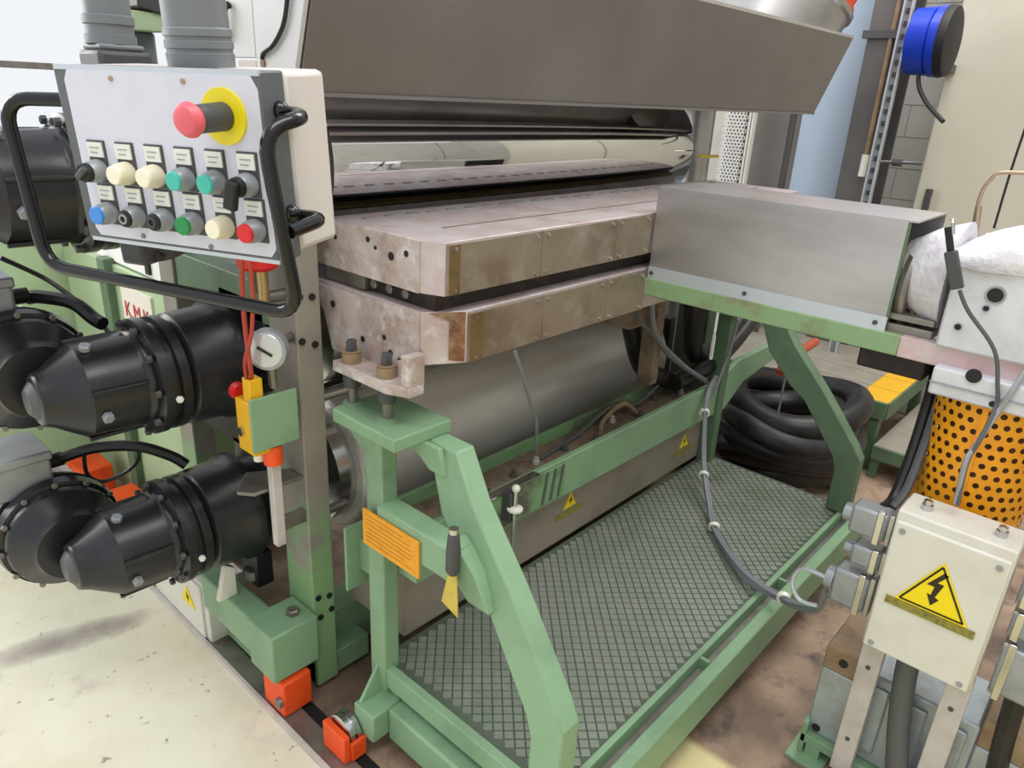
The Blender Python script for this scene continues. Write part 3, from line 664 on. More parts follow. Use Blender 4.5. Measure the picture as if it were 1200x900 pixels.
# ============================================================ small floor cabinet and left background
wc = thing('floor_cabinet', 'low pale grey cabinet with yellow warning sign beside the floor rail', 'cabinet', (.88, 2.1, FZ))
MB().box(.808, .94, 1.955, 2.36, FZ + .001, .15).build('cabinet_body', 'enclosure_cream', wc, .005)
MB().box(.80, .809, 1.985, 2.35, FZ + .02, .14).build('cabinet_door', 'enclosure_cream', wc, .003)
t = MB().prism([(2.03, .03), (2.12, .03), (2.075, .10)], 'x', .797, .801).build('warning_triangle', 'yellow_sign', wc, smooth=False, label='yellow warning triangle')
MB().prism([(2.07, .042), (2.085, .06), (2.076, .06), (2.08, .078), (2.062, .056), (2.072, .056)], 'x', .796, .7975).build('bolt_mark', 'sign_black', t, smooth=False)

gs = thing('side_frame', 'pale green machine side frame with red lettered plate behind the gear motors', 'machine frame', (1.3, 3.0, FZ))
MB().box(1.02, 1.5, 2.36, 3.46, FZ, .98).build('side_wall', 'green_pale', gs, .006)
MB().box(.99, 1.03, 2.93, 3.0, FZ, 1.0).build('side_strip', 'green_far', gs, .004)
MB().box(.2, 1.5, 3.5, 4.6, FZ, 1.16).build('front_wall', 'green_pale', gs, .006)
lp = MB().box(1.012, 1.021, 2.60, 2.86, .74, .92).build('name_plate', 'label_white', gs, label='white plate with red lettering')
fc = bpy.data.curves.new('lettering', 'FONT'); fc.body = 'K.M.K'; fc.size = .085; fc.extrude = .001; fc.align_x = 'CENTER'; fc.align_y = 'CENTER'
fo = bpy.data.objects.new('lettering_source', fc); COL.objects.link(fo); bpy.context.view_layer.update()
me = bpy.data.meshes.new_from_object(fo.evaluated_get(bpy.context.evaluated_depsgraph_get())); bpy.data.objects.remove(fo)
me.materials.clear(); me.materials.append(MATS['label_red'])
lt = bpy.data.objects.new('lettering', me); COL.objects.link(lt); lt.parent = lp
lt.matrix_local = Matrix.Translation(Vector((1.0105, 2.73, .83)) - gs.location) @ Matrix.Rotation(math.radians(-90), 4, 'Z') @ Matrix.Rotation(math.radians(90), 4, 'X')
for y in (3.1, 2.72):
    o = MB().prism([(.83, y), (.96, y), (.96, y + .17), (.83, y + .17)], 'z', FZ, FZ + .17).build('wheel_guard', 'orange_paint', None, .008)
    tag(o, 'orange wheel guard on the floor behind the lowest gear motor, ' + ('farther of two' if y > 3 else 'nearer of two'), 'wheel guard', 'orange guards behind the motors')
wb = thing('white_duct_box', 'white sheet metal box behind the bottom edge of the control box', 'box', (1.2, 2.7, 1.0))
MB().box(1.03, 1.5, 2.45, 3.1, .985, 1.17).build('box_body', 'wall_light', wb, .006)
MB().box(1.02, 1.03, 2.6, 2.63, 1.0, 1.17).build('box_seam', 'black_matte', wb)
rp = thing('red_bracket', 'red painted bracket above the green side frame at far left', 'bracket', (.85, 3.4, 1.0))
MB().prism([(.60, 1.16), (.95, 1.16), (1.0, 1.0), (.95, 1.0), (.90, 1.10), (.60, 1.13)], 'y', 3.46, 3.5).build('bracket_arm', 'red_paint', rp)
cw = thing('cream_wall_unit', 'beige rounded machine cover at the far left edge', 'machine cover', (.3, 4.4, 1.16))
MB().box(-.6, .55, 4.3, 5.0, 1.16, 1.52).build('cover_body', 'dusty_white', cw, .05)
wp = thing('hood_end_casing', 'light grey sheet casing closing the near end of the hood', 'casing', (.86, 1.45, 1.69))
MB().prism([(1.352, 1.64), (1.482, 1.64), (1.482, 1.93), (1.247, 1.93)], 'x', .848, .858).build('end_panel', 'white_paint', wp, .002)
MB().box(.85, .858, 1.486, 1.66, 1.69, 1.93).build('end_panel', 'white_paint', wp, .002)
MB().box(.85, .858, 1.486, 1.56, 1.64, 1.686).build('small_flap', 'dusty_white', wp, .002)
MB().cyl((.845, 1.455, 1.68), (.852, 1.455, 1.68), .008, 10).build('cable_grommet', 'rust_brown', wp)
MB().tube([(.848, 1.572, 1.79), (.838, 1.574, 1.78), (.838, 1.588, 1.735), (.848, 1.59, 1.725)], .007, 8).build('handle', 'black_matte', wp)
H('loop_cable', [(.84, 1.335, 1.82), (.842, 1.346, 1.79), (.842, 1.365, 1.748), (.842, 1.403, 1.715), (.842, 1.44, 1.70), (.848, 1.459, 1.69)], .0045, 'black_rubber', 'black cable curving down the casing at the near hood end')
gk = thing('upper_green_unit', 'pale green machine part with yellow cover above the control box', 'machine part', (1.07, 2.5, 1.6))
MB().box(1.015, 1.125, 2.5, 2.7, 1.77, 1.825).build('green_body', 'green_pale', gk, .004)
MB().prism([(1.05, 1.835), (1.13, 1.82), (1.13, 1.87), (1.05, 1.88)], 'y', 2.49, 2.7).build('grey_top', 'dark_grey', gk, .004)
MB().box(1.04, 1.12, 2.55, 2.7, 1.17, 1.77).build('stem', 'tube_grey', gk, .01)
MB().lathe([(0, .008), (.07, .03), (.3, .035)], (1.0, 2.5, 1.785), (0, 0, 1), 24).build('yellow_cover', 'yellow_paint', gk)

# ============================================================ hood above the rolls
hd = thing('extraction_hood', 'wide brushed grey steel hood hanging above the polished roll', 'hood', (2.1, 1.6, 1.63))
yb, yt, zb, zt = 1.35, 1.245, 1.632, 1.93
MB().prism([(yb, zb), (yb + .012, zb), (yt + .012, zt), (yt, zt)], 'x', .86, 3.46).build('front_sheet', 'hood_steel', hd, .001)
MB().box(.86, 3.46, yb - .004, yb + .03, zb - .008, zb).build('bottom_fold', 'hood_steel', hd)
MB().prism([(yb + .012, zb), (2.3, zb), (2.3, zt), (yt + .012, zt)], 'x', 3.42, 3.43).build('end_sheet', 'hood_steel', hd)
MB().box(.86, 3.46, yt, 2.3, zt, zt + .01).build('roof_sheet', 'aluminium', hd)
MB().box(1.5, 3.46, 2.29, 2.30, zb, zt).build('rear_sheet', 'hood_steel', hd)
MB().box(1.0, 3.3, 1.46, 1.50, 1.628, 1.648).build('lip_rail', 'aluminium', hd, .003)
MB().box(1.0, 3.3, 1.54, 1.56, 1.636, 1.668).build('lip_rail', 'aluminium', hd, .003)
dr = thing('exhaust_drum', 'shiny steel exhaust drum with red orange band above the hood', 'duct', (3.35, 1.55, 2.0))
dax = Vector((.30, -.30, .9)).normalized(); d0 = Vector((3.42, 1.68, 1.86))
MB().lathe([(0, .30), (.28, .30), (.29, .312), (.31, .312)], d0, dax, 40).build('drum_body', 'aluminium', dr)
MB().lathe([(0, .30), (.02, .30), (.02, .285), (.4, .285)], d0 + dax * .31, dax, 40).build('red_band', 'orange_paint', dr)

# ============================================================ feed duct cover, support bar, adapter, extruder head
dc = thing('duct_cover', 'folded aluminium cover box over the feed pipe beside the die', 'cover', (2.03, .8, 1.18))
xa, xb = 1.905, 2.155
MB().box(xa, xa + .004, .475, 1.152, 1.182, 1.415).build('front_sheet', 'aluminium', dc)
MB().box(xa, xb, .455, 1.152, 1.415, 1.419).build('top_sheet', 'aluminium', dc)
MB().box(xb - .004, xb, .455, 1.152, 1.182, 1.415).build('rear_sheet', 'aluminium', dc)
MB().box(xa + .002, xa + .01, .470, .4755, 1.17, 1.415).build('end_edge', 'green_far', dc)
fs_ = MB().box(xa - .004, xa, .47, 1.152, 1.150, 1.186).build('bottom_flange', 'aluminium_pale', dc)
for y in (.495, .84, 1.14): MB().cyl((xa - .0045, y, 1.168), (xa - .008, y, 1.168), .006, 12).build('screw', 'dark_grey', fs_)
gb = thing('support_bar', 'green flat support bar under the aluminium cover, rusty in the middle', 'bar', (1.93, .7, 1.1))
MB().box(1.898, 1.96, .43, 1.17, 1.098, 1.150).build('bar', 'green_rusty', gb, .003)
MB().box(1.896, 1.95, -.15, .43, 1.098, 1.150).build('bar_end', 'pink_stain', gb, .003)
MB().box(2.10, 2.16, .43, 1.17, 1.098, 1.150).build('bar', 'green_far', gb, .003)
ad = thing('feed_adapter', 'insulated feed adapter with clamp bolts leaving the aluminium cover', 'pipe', (2.03, .45, 1.13))
MB().lathe([(0, .06), (.60, .06), (.66, .066), (.69, .085), (.73, .112), (.79, .135)], (2.03, 1.16, 1.285), (0, -1, 0), 32).build('adapter_sleeve', 'insulation', ad)
for k, (y, r) in enumerate(((.50, .105), (.47, .11))):
    MB().lathe([(0, r), (.012, r + .004), (.022, r)], (2.03, y, 1.25), (0, -1, 0), 28).build('clamp_ring', 'wood_brown' if k == 0 else 'steel_grey', ad)
for k in range(4):
    MB().cyl((1.94 + .01 * k, .48 - .025 * k, 1.155), (1.94 + .01 * k, .48 - .025 * k, 1.215), .008, 10).build('clamp_bolt', 'rust_brown', ad)
MB().box(1.92, 2.05, .37, .50, 1.148, 1.17).box(1.92, 2.05, .37, .49, 1.18, 1.195).build('clamp_plate', 'steel_grey', ad, .002)

eh = thing('extruder_head', 'white coated extruder head block with bolt holes at the right edge', 'extruder', (2.1, .1, 1.04))
hb = MB().box(1.88, 2.26, -.35, .352, 1.15, 1.345).build('head_body', 'head_white', eh, .006)
MB().box(1.862, 2.2, -.35, .338, 1.04, 1.108).build('head_base', 'head_white', eh, .006)
MB().box(1.858, 1.866, -.35, .338, 1.070, 1.073).build('base_seam', 'zinc_grey', eh)
MB().box(1.95, 2.06, .37, .53, 1.035, 1.097).build('lower_clamp', 'dark_gap', eh, .006)
for y, z, r in ((.262, 1.290, .016), (.272, 1.258, .006), (.315, 1.205, .007), (.17, 1.31, .012), (.14, 1.20, .006)):
    MB().ring((1.88, y, z), (1.876, y, z), r * 1.25, r, 18).build('hole_rim', 'zinc_grey', hb)
    MB().cyl((1.8805, y, z), (1.8785, y, z), r, 16).build('bolt_hole', 'black_matte', hb)
MB().cyl((1.862, .255, 1.108), (1.856, .255, 1.108), .016, 18).build('rod_hole', 'black_matte', eh)
MB().cyl((1.861, .205, 1.055), (1.859, .205, 1.055), .007, 12).build('bolt_hole', 'black_matte', eh)
# crumpled insulation blanket over the head
bl = MB(); nx, ny = 22, 40; vs = []; fs = []
rnd = random.Random(3); ph = [(rnd.uniform(12, 45), rnd.uniform(12, 45), rnd.uniform(0, 6)) for _ in range(9)]
for i in range(nx + 1):
    for j in range(ny + 1):
        u = i / nx; v = j / ny
        x = 1.872 + .40 * u; y = .37 - .72 * v
        e = min(1, min(u, 1 - u) * 11) ; e2 = min(1, v * 7)
        z = 1.34 + (.06 * math.sin(min(1, e) * math.pi / 2)) * (.35 + .65 * e2)
        z += .008 * sum(math.sin(a * x + b * y + c) for a, b, c in ph) * .6 * (.3 + .7 * e)
        vs.append((x + .006 * math.sin(40 * y), y, z))
for i in range(nx):
    for j in range(ny):
        a = i * (ny + 1) + j; fs.append((a, a + 1, a + ny + 2, a + ny + 1))
ob = bl.add(vs, fs).build('insulation_blanket', 'insulation', eh); sm = ob.modifiers.new('thick', 'SOLIDIFY'); sm.thickness = .012
tp_ = thing('thermocouple_plug', 'black thermocouple plug hung over the white extruder head', 'plug', (1.84, .36, 1.37))
MB().obox((1.835, .345, 1.336), Matrix.Rotation(-.39, 3, 'X'), .008, .013, .042).build('plug_body', 'dark_grey', tp_, .003)
MB().obox((1.838, .370, 1.398), Matrix.Rotation(-.34, 3, 'X'), .005, .007, .028).build('plug_neck', 'black_matte', tp_, .002)
MB().tube([(1.838, .366, 1.41), (1.838, .372, 1.432), (1.845, .375, 1.44), (1.85, .372, 1.43), (1.845, .366, 1.41)], .003, 6).build('hook', 'bright_steel', tp_)
H('thermocouple_cable', [(1.835, .324, 1.295), (1.84, .297, 1.252), (1.85, .231, 1.179), (1.85, .205, 1.103), (1.848, .196, 1.055), (1.80, .20, .99), (1.79, .209, .932), (1.775, .201, .83)], .0045, 'grey_dark_cable', 'thin grey cable hanging from the black thermocouple plug')
H('braided_cable', [(1.87, .16, 1.17), (1.85, .175, 1.10), (1.845, .19, 1.04), (1.80, .205, .97), (1.785, .212, .93), (1.78, .205, .83)], .006, 'zinc_grey', 'silver braided cable running down over the yellow guard')
cpz = thing('copper_pipe', 'bent copper tube rising behind the white extruder head', 'pipe', (2.2, .38, 1.39))
MB().tube([(2.2, .395, 1.36), (2.2, .401, 1.46), (2.2, .388, 1.507), (2.2, .358, 1.527), (2.2, .20, 1.53)], .0048, 10).build('bent_tube', 'copper', cpz)
MB().cyl((2.2, .388, 1.36), (2.2, .398, 1.44), .008, 12).build('tube_sleeve', 'copper', cpz)
H('sensor_wire', [(2.3, .368, 1.38), (2.3, .367, 1.527), (2.3, .36, 1.7), (2.3, .35, 2.0)], .003, 'black_rubber', 'thin black wire rising beside the bent copper tube')

# ============================================================ perforated guard and electrical box
pg = thing('perforated_guard', 'yellow perforated cylindrical guard under the extruder head', 'guard', (2.0, .2, .6))
gc = Vector((2.01, .215)); gr = .125; z0, z1 = .70, 1.035
def gmap(u, v):
    a = math.pi * .5 + u / gr
    return Vector((gc.x + gr * math.cos(a), gc.y + gr * math.sin(a), z0 + v))
perforated(MB(), gmap, math.pi * gr, z1 - z0, 16, 13, .60).build('perforated_sheet', 'guard_yellow', pg)
def gmap2(u, v):
    a = math.pi * 1.5 + u / gr
    return Vector((gc.x + gr * math.cos(a), gc.y + gr * math.sin(a), z0 + v))
perforated(MB(), gmap2, math.pi * gr, z1 - z0, 16, 13, .60).build('perforated_sheet', 'guard_yellow', pg)
MB().cyl((gc.x, gc.y, z0), (gc.x, gc.y, z1), gr - .028, 32).build('inner_barrel', 'rust_brown', pg)
MB().box(gc.x - gr - .004, gc.x - gr + .004, gc.y - .006, gc.y + .006, z0, z1).build('seam_strip', 'guard_yellow', pg)
for y in (.30, .13): MB().box(1.90, 1.96, y - .025, y + .025, 1.033, 1.048).build('top_clip', 'dusty_white', pg, .003)

eb = thing('electrical_box', 'cream electrical box with yellow high voltage triangle on two posts', 'electrical box', (1.76, .18, FZ))
bx = MB().box(1.712, 1.83, .062, .302, .425, .802).build('box_body', 'enclosure_cream', eb, .005)
lid = MB().box(1.70, 1.714, .066, .298, .425, .778).build('box_lid', 'enclosure_cream', eb, .004)
for y, z in ((.28, .44), (.085, .44), (.085, .758), (.28, .758)):
    MB().cyl((1.70, y, z), (1.697, y, z), .007, 12).build('lid_screw', 'zinc_grey', lid)
for y in (.255, .105):
    MB().lathe([(0, .013), (.014, .013), (.014, .01), (.024, .01), (.026, .006)], (1.76, y, .802), (0, 0, 1), 6).build('cable_gland', 'bright_steel', bx)
wt = MB().prism([(.105, .588), (.258, .588), (.182, .722)], 'x', 1.6965, 1.6995).build('warning_triangle', 'yellow_sign', lid, smooth=False, label='yellow high voltage triangle')
for a, b in (((.115, .594), (.248, .594)), ((.248, .594), (.182, .711)), ((.182, .711), (.115, .594))):
    A_ = Vector(a); B_ = Vector(b); dd = (B_ - A_).normalized(); nn = Vector((-dd.y, dd.x)) * .0022
    pol = [A_ + nn, B_ + nn, B_ - nn, A_ - nn]
    MB().prism([tuple(p) for p in pol], 'x', 1.6955, 1.697).build('triangle_border', 'sign_black', lid, smooth=False)
bolt = [(.166, .702), (.196, .662), (.183, .658), (.196, .632), (.186, .622), (.188, .606)]
poly = [(.176, .698), (.203, .656), (.187, .656), (.190, .632), (.198, .634), (.185, .606), (.172, .627), (.181, .630), (.170, .668), (.184, .668), (.166, .694)]
MB().prism(poly, 'x', 1.6955, 1.697).build('lightning_mark', 'sign_black', lid, smooth=False)
MB().box(1.6965, 1.6995, .088, .276, .566, .586).build('caption_strip', 'sign_olive', lid)
for y0 in (.250, .060):
    MB().box(1.735, 1.765, y0, y0 + .052, -.02, .43).build('post', 'dusty_white', eb, .003)
    for z in (.34, .10): MB().cyl((1.735, y0 + .026, z), (1.732, y0 + .026, z), .006, 10).build('post_bolt', 'dark_grey', eb)
# connector housings on both flanks
def conn(y, z, w_, h_, x=1.78, m='zinc_grey', side=1, label='stepped grey connector housing'):
    t = thing('connector_plug', label, 'connector', (x, y, z), group='grey connectors on the electrical box')
    MB().box(x - .03, x + .03, y - w_ / 2, y + w_ / 2, z - h_ / 2, z + h_ / 2).build('housing', m, t, .008)
    MB().box(x - .034, x - .02, y - side * w_ * .30 - .008, y - side * w_ * .30 + .008, z - h_ * .6, z + h_ * .6).build('latch', 'bright_steel', t, .002)
    MB().cyl((x, y + side * w_ / 2, z), (x, y + side * (w_ / 2 + .02), z), h_ * .3, 16).build('cable_entry', m, t)
    MB().box(x - .025, x + .035, y - side * w_ / 2 - .012, y - side * w_ / 2, z - h_ * .55, z + h_ * .55).build('base_frame', 'aluminium', t, .002)
    return t
conn(.365, .715, .085, .075, label='topmost grey connector left of the electrical box, below the black hoses')
conn(.352, .622, .07, .055, label='small middle grey connector left of the electrical box')
conn(.368, .52, .085, .10, x=1.775, label='large square grey connector low on the left of the electrical box')
conn(.000, .70, .085, .07, side=-1, label='upper grey connector right of the electrical box')
conn(-.002, .61, .08, .06, side=-1, label='middle grey connector right of the electrical box')
conn(-.01, .49, .09, .13, x=1.775, side=-1, label='lowest large grey connector right of the electrical box')
# heater block and green foot frame under the box
hbk = thing('terminal_block', 'silver grey finned block with brown ends behind the electrical box posts', 'block', (1.9, .2, FZ + .08))
MB().box(1.80, 2.0, .30, .395, .225, .30).build('end_piece', 'wood_brown', hbk, .005)
MB().box(1.80, 2.0, .30, .395, -.0, .225).build('end_piece', 'silver_block', hbk, .005)
MB().box(1.80, 2.0, .02, .30, -.0, .28).build('middle_body', 'silver_block', hbk, .008)
MB().box(1.80, 2.0, -.08, .02, .225, .31).build('end_piece', 'wood_brown', hbk, .005)
MB().box(1.80, 2.0, -.08, .02, -.0, .225).build('end_piece', 'silver_block', hbk, .005)
for k in range(3):
    MB().box(1.79, 1.80, .04 + k * .09, .10 + k * .09, .04, .25).build('raised_panel', 'silver_block', hbk, .006)
for y, z in ((.345, .265), (.37, .02), (-.03, .27), (-.03, .03)):
    MB().cyl((1.801, y, z), (1.797, y, z), .012, 14).build('bolt_hole', 'black_matte', hbk)
ff = thing('foot_frame', 'small green steel foot frame standing under the silver block', 'stand', (1.85, .2, FZ))
MB().box(1.775, 1.81, -.1, .40, -.03, .0).build('front_bar', 'green_paint', ff, .003)
MB().box(1.98, 2.01, -.1, .40, -.03, .0).build('rear_bar', 'green_paint', ff, .003)
for y in (.36, -.06):
    MB().box(1.775, 1.81, y - .02, y + .02, FZ + .01, -.03).build('foot_leg', 'green_paint', ff, .002)
    MB().box(1.74, 2.02, y - .04, y + .06, FZ, FZ + .012).build('foot_plate', 'green_paint', ff, .002)
MB().box(1.775, 1.99, .385, .40, FZ + .012, .04).build('side_plate', 'green_paint', ff, .002)
H('supply_hose', [(1.76, .20, .44), (1.755, .196, .355), (1.745, .178, .22), (1.73, .15, .09), (1.72, .12, FZ + .02)], .026, 'grey_dark_cable', 'grey corrugated hose dropping between the electrical box posts', 'hose', n=12)
H('red_plug_lead', [(1.72, .15, -.03), (1.72, .12, -.05), (1.73, .08, -.055)], .016, 'red_paint', 'short red lead on the floor under the electrical box', 'cable')
H('control_hose', [(1.80, .352, .745), (1.86, .345, .76), (1.92, .345, .86), (1.98, .352, .985), (2.02, .36, 1.06)], .0125, 'black_rubber', 'black hose left of the yellow guard, nearer of two', 'hose')
H('control_hose', [(1.82, .335, .745), (1.87, .325, .78), (1.93, .325, .88), (1.985, .33, .99), (2.03, .335, 1.06)], .011, 'grey_dark_cable', 'dark grey hose left of the yellow guard, next to the black one', 'hose')
H('right_hose', [(1.80, -.02, .42), (1.80, -.03, .25), (1.79, -.05, .05), (1.77, -.06, FZ + .03)], .022, 'black_rubber', 'black hose below the lowest right connector', 'hose')
H('right_hose', [(1.95, -.10, .45), (1.94, -.12, .2), (1.92, -.15, FZ + .03)], .028, 'black_rubber', 'thick black hose at the lower right corner', 'hose')
# cable bundle looping over the platform
for k, (dx, dz) in enumerate(((0, 0), (.012, .008), (-.006, .012))):
    H('cable_bundle', [(2.775 + dx, 1.29, .56 + dz), (2.66 + dx, 1.262, .50 + dz), (2.545 + dx, 1.18, .291 + dz), (2.40 + dx, 1.06, .19 + dz), (2.264 + dx, .955, .172 + dz), (2.09 + dx, .76, .175 + dz * 2), (2.03 + dx, .60, .20 + dz), (1.93, .50, .28 + dz), (1.85, .45, .36 + dz), (1.79, .43, .46 + dz)], .006 + .002 * (k == 0), 'grey_cable',
      ['thickest grey cable of the bundle looping over the chequer plate', 'upper thin grey cable of the looping bundle', 'inner thin grey cable of the looping bundle'][k])
for k, p in enumerate(((2.63, 1.245, .455), (2.50, 1.145, .25), (2.29, .975, .18), (2.03, .60, .21))):
    tag(MB().ring((p[0] - .004, p[1], p[2]), (p[0] + .008, p[1] + .006, p[2] + .004), .021, .013, 14).build('cable_tie', 'white_plastic'), ['white cable tie at the beam end of the grey bundle', 'second white cable tie down the grey bundle', 'third white cable tie down the grey bundle', 'white cable tie by the platform edge on the grey bundle'][k], 'cable tie', 'cable ties on the bundle')
H('loop_wire', [(1.79, .43, .50), (1.80, .50, .49), (1.80, .52, .44), (1.79, .49, .40), (1.785, .44, .41)], .006, 'aluminium_pale', 'white looped wire beside the large grey connector')
H('wire_rope', [(1.33, 1.17, 1.045), (1.345, 1.175, 1.02), (1.403, 1.2, .945), (1.50, 1.25, .83), (1.595, 1.3, .727), (1.68, 1.36, .59), (1.719, 1.38, .505)], .0055, 'zinc_grey', 'thin wire rope hanging from the die across the lower roll')
H('heater_cable', [(1.935, 1.18, 1.07), (1.958, 1.2, 1.0), (2.08, 1.22, .92), (2.3, 1.25, .77), (2.692, 1.28, .56)], .006, 'grey_dark_cable', 'dark cable dropping from the die end to the green beam')
H('heater_cable', [(2.10, 1.25, 1.07), (2.2, 1.27, .88), (2.5, 1.30, .68), (2.75, 1.32, .55)], .009, 'grey_cable', 'grey cable joining the bundle behind the beam')
H('heater_cable', [(2.70, 1.2, .86), (2.735, 1.23, .72), (2.746, 1.25, .632), (2.72, 1.262, .50)], .006, 'grey_cable', 'short grey cable beside the far green leg')
H('tray_cable', [(1.70, 1.38, .508), (1.95, 1.40, .515), (2.2, 1.42, .56), (2.35, 1.40, .53), (2.55, 1.40, .58), (2.8, 1.36, .55)], .008, 'grey_dark_cable', 'dark cable lying along the drip tray')
H('tray_cable', [(2.05, 1.36, .51), (2.13, 1.41, .515), (2.24, 1.40, .56), (2.3, 1.37, .512)], .010, 'wood_brown', 'brown looped cable on the drip tray')
H('pull_line', [(3.05, 1.1, .65), (3.05, 1.1, .5), (3.05, 1.1, .36)], .005, 'grey_cable', 'thin grey line hanging from the orange hose')
H('orange_hose', [(2.95, 1.09, .60), (3.051, 1.1, .648), (3.20, 1.1, .65), (3.34, 1.1, .655)], .02, 'orange_hose', 'short orange red hose at the far sloping leg', 'hose')
# dark hoses and column bits below the cover
ub = thing('lower_die_heater', 'dark brown heater block hanging under the far half of the die', 'heater', (2.4, 1.3, .8))
MB().box(2.02, 2.12, 1.27, 1.40, .93, 1.05).build('heater_body', 'tray_dirt', ub, .006)
MB().box(2.25, 2.30, 1.30, 1.36, .66, 1.05).build('heater_rod', 'tray_dirt', ub, .004)
MB().box(2.60, 2.61, 1.24, 1.25, .70, .80).build('bright_strip', 'white_plastic', ub)
H('black_hose', [(2.2, 1.42, 1.05), (2.28, 1.42, .85), (2.4, 1.42, .66), (2.6, 1.42, .56)], .04, 'black_rubber', 'black hose hanging behind the brown heater block', 'hose', n=12)
H('black_hose', [(2.62, 1.36, 1.0), (2.66, 1.37, .8), (2.75, 1.40, .66), (2.95, 1.45, .60)], .045, 'black_rubber', 'black hose in front of the far green leg', 'hose', n=12)
H('black_hose', [(2.55, 1.36, .58), (2.8, 1.34, .60), (3.05, 1.34, .68), (3.3, 1.36, .80)], .035, 'black_rubber', 'black hose lying along the far end of the beam', 'hose', n=12)

# coiled black hoses on the floor beyond the far leg
rr = random.Random(5)
for k in range(5):
    cx_, cy_, R_ = 3.42 + rr.uniform(-.05, .05), 1.17 + rr.uniform(-.04, .04), .27 + .035 * (k % 3)
    zc = FZ + .07 + .075 * k
    pts = [(cx_ + R_ * math.cos(a) * 1.05, cy_ + R_ * math.sin(a) * .95, zc + .03 * math.sin(2 * a + k) + .02) for a in [2 * math.pi * i / 14 for i in range(14)]]
    tag(MB().tube(pts, .064, 12, 5, closed=True).build('coiled_hose', 'black_rubber'), ['bottom', 'second', 'middle', 'fourth', 'top'][k] + ' turn of the black hose coil behind the far green leg', 'hose', 'coiled black hoses')
H('loose_hose', [(2.98, 1.45, FZ + .06), (3.05, 1.40, .12), (3.12, 1.28, .15), (3.3, 1.0, .08), (3.5, .86, FZ + .06)], .05, 'black_rubber', 'loose black hose end leaving the coil beside the enclosure', 'hose', n=12)

# ============================================================ walkway with yellow step edges
wk = thing('walkway', 'low grey walkway with green frame and yellow painted edge', 'platform', (4.2, 1.2, FZ))
for k in range(4):
    MB().box(3.80 + k * .21, 4.0 + k * .21, .99, 2.3, .28, .30).build('tread_plank', 'plank', wk, .003)
for k in range(4):
    MB().box(3.80 + k * .21, 4.0 + k * .21, .84, .99, .28, .302).build('yellow_edge', 'yellow_paint', wk, .003)
MB().box(3.78, 3.80, .84, 2.3, .21, .30).build('front_frame', 'green_far', wk, .003)
MB().box(3.80, 4.64, .83, .84, .21, .30).build('side_frame', 'green_far', wk, .003)
for x, y in ((3.80, .86), (3.80, 1.9), (4.58, .86)): MB().box(x, x + .05, y, y + .05, FZ, .21).build('leg', 'green_far', wk, .003)
stp = thing('lower_step', 'lower grey step with green frame and yellow end beside the guard', 'step', (4.0, .7, FZ))
MB().box(3.72, 4.9, .60, .84, .08, .10).build('tread_plank', 'plank', stp, .003)
MB().box(3.72, 4.2, .46, .60, .08, .102).build('yellow_edge', 'yellow_paint', stp, .003)
MB().box(3.70, 3.72, .46, .84, .03, .10).build('front_frame', 'green_far', stp, .003)
for y in (.48, .80): MB().box(3.72, 3.77, y, y + .04, FZ, .08).build('leg', 'green_far', stp, .003)
MB().box(4.85, 4.89, .62, .66, FZ, .08).build('leg', 'green_far', stp, .003)

# ============================================================ background on the far side
pp = thing('perforated_screen', 'white perforated metal panel behind the roll end', 'panel', (4.2, 2.08, FZ))
MB().box(4.26, 4.27, 2.0, 2.16, FZ, 2.3).build('backing', 'dark_grey', pp)
perforated(MB(), lambda u, v: Vector((4.2, 2.16 - u, .9 + v)), .15, .9, 7, 48, .66, 8).build('perforated_sheet', 'wall_light', pp)
MB().box(4.20, 4.21, 2.01, 2.16, FZ, .9).box(4.20, 4.21, 2.01, 2.16, 1.8, 2.3).build('solid_sheet', 'wall_light', pp)
for y in (1.995, 1.975): MB().box(4.19, 4.22, y - .006, y + .006, FZ, 2.3).build('edge_trim', 'white_plastic', pp)
gpz = thing('grey_cabinet', 'plain grey steel cabinet right of the perforated panel', 'cabinet', (4.5, 1.95, FZ))
MB().box(4.42, 4.6, 1.86, 2.06, FZ, 2.4).build('cabinet_body', 'cabinet_grey', gpz, .004)
MB().box(4.42, 4.45, 1.83, 1.86, FZ, 2.4).build('corner_post', 'column_dark', gpz, .003)
bp_ = thing('blue_board', 'pale blue upright board between the grey cabinet and the dark column', 'board', (5.0, 1.85, FZ))
MB().box(5.0, 5.05, 1.65, 2.15, FZ, 3.0).build('board', 'blue_panel', bp_, .003)
cl = thing('steel_column', 'dark grey steel column in the right background', 'column', (4.65, 1.48, FZ))
MB().box(4.6, 4.62, 1.38, 1.58, FZ, 3.4).build('front_flange', 'column_dark', cl, .003)
MB().box(4.62, 4.8, 1.47, 1.49, FZ, 3.4).build('web', 'column_dark', cl)
MB().box(4.8, 4.82, 1.38, 1.58, FZ, 3.4).build('rear_flange', 'column_dark', cl, .003)
MB().cyl((4.585, 1.45, 1.3), (4.585, 1.45, 1.42), .02, 12).build('pipe_end', 'white_plastic', cl)
MB().cyl((4.585, 1.45, 1.42), (4.585, 1.45, 3.0), .012, 12).build('wall_pipe', 'wood_brown', cl)
MB().box(4.57, 4.62, 1.36, 1.60, 2.02, 2.06).build('clamp_band', 'dark_grey', cl)
ut = thing('strut_rail', 'galvanised strut rail running up in front of the dark column', 'rail', (4.4, 1.34, FZ))
for a, b in ((1.315, 1.325), (1.355, 1.365)): MB().box(4.39, 4.41, a, b, FZ, 3.3).build('rail_lip', 'aluminium_pale', ut)
MB().box(4.41, 4.42, 1.315, 1.365, FZ, 3.3).build('rail_web', 'zinc_grey', ut)
for k in range(22): MB().box(4.405, 4.4105, 1.33, 1.35, 1.1 + k * .06, 1.125 + k * .06).build('slot', 'dark_grey', ut)
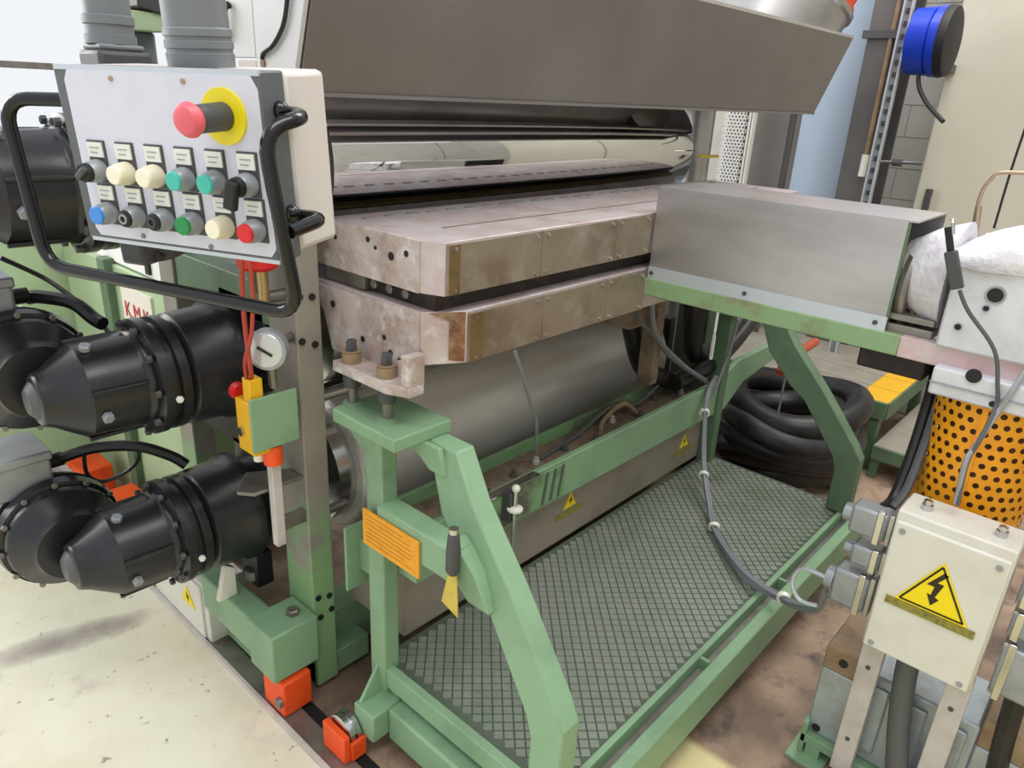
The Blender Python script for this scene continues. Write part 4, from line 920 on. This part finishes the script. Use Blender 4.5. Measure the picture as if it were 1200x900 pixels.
bm_ = thing('blue_motor', 'bright blue electric motor with black fan cowl near the top right', 'motor', (4.4, 1.2, 1.85))
MB().lathe([(0, .10), (.02, .155), (.11, .16), (.115, .15), (.12, .15), (.125, .165), (.16, .165)], (4.42, 1.305, 1.99), (0, -1, 0), 32).build('motor_body', 'blue_paint', bm_)
MB().lathe([(0, .165), (.01, .168), (.04, .16), (.045, .14)], (4.42, 1.145, 1.99), (0, -1, 0), 32).build('fan_cowl', 'black_matte', bm_)
MB().box(4.32, 4.40, 1.12, 1.28, 1.93, 2.05).build('terminal_box', 'blue_paint', bm_, .008)
MB().box(4.48, 5.6, 1.14, 1.26, 1.86, 1.90).build('wall_bracket', 'column_dark', bm_)
H('motor_cable', [(4.38, 1.22, 1.86), (4.38, 1.20, 1.78), (4.37, 1.14, 1.70), (4.3, 1.03, 1.62)], .011, 'black_rubber', 'black cable hanging from the blue motor')
cc = thing('cream_cabinet', 'tall cream switch cabinet filling the right background', 'cabinet', (5.0, 0, FZ))
MB().box(4.75, 5.4, -1.6, 1.187, FZ, 3.2).build('cabinet_body', 'cab_cream', cc, .01)
MB().box(4.74, 4.751, .135, .142, 0, 3.0).build('door_seam', 'dark_grey', cc)
MB().box(4.71, 4.75, 1.10, 1.13, 1.14, 1.26).build('hinge', 'dark_grey', cc, .002)
vl = thing('wall_valve', 'small steel valve fitting on the wall between strut and cabinet', 'valve', (4.4, 1.18, 1.4))
MB().cyl((4.4, 1.31, 1.40), (4.4, 1.10, 1.41), .008, 10).build('pipe', 'bright_steel', vl)
MB().cyl((4.4, 1.25, 1.402), (4.4, 1.20, 1.404), .018, 8).build('valve_body', 'dark_grey', vl)
se = thing('steel_pipe', 'wide bluish steel pipe just beyond the polished roll end', 'pipe', (3.4, 1.75, FZ))
MB().cyl((3.5, 1.93, FZ), (3.5, 1.93, 2.4), .075, 28).build('pipe_wall', 'aluminium', se)
MB().ring((3.5, 1.93, 1.18), (3.5, 1.93, 1.22), .085, .07, 28).build('pipe_band', 'steel_grey', se)
H('yellow_green_wire', [(2.98, 1.62, 1.436), (3.1, 1.64, 1.43), (3.3, 1.70, 1.421)], .007, 'yellow_disc', 'short yellow green wire at the far end of the polished roll')
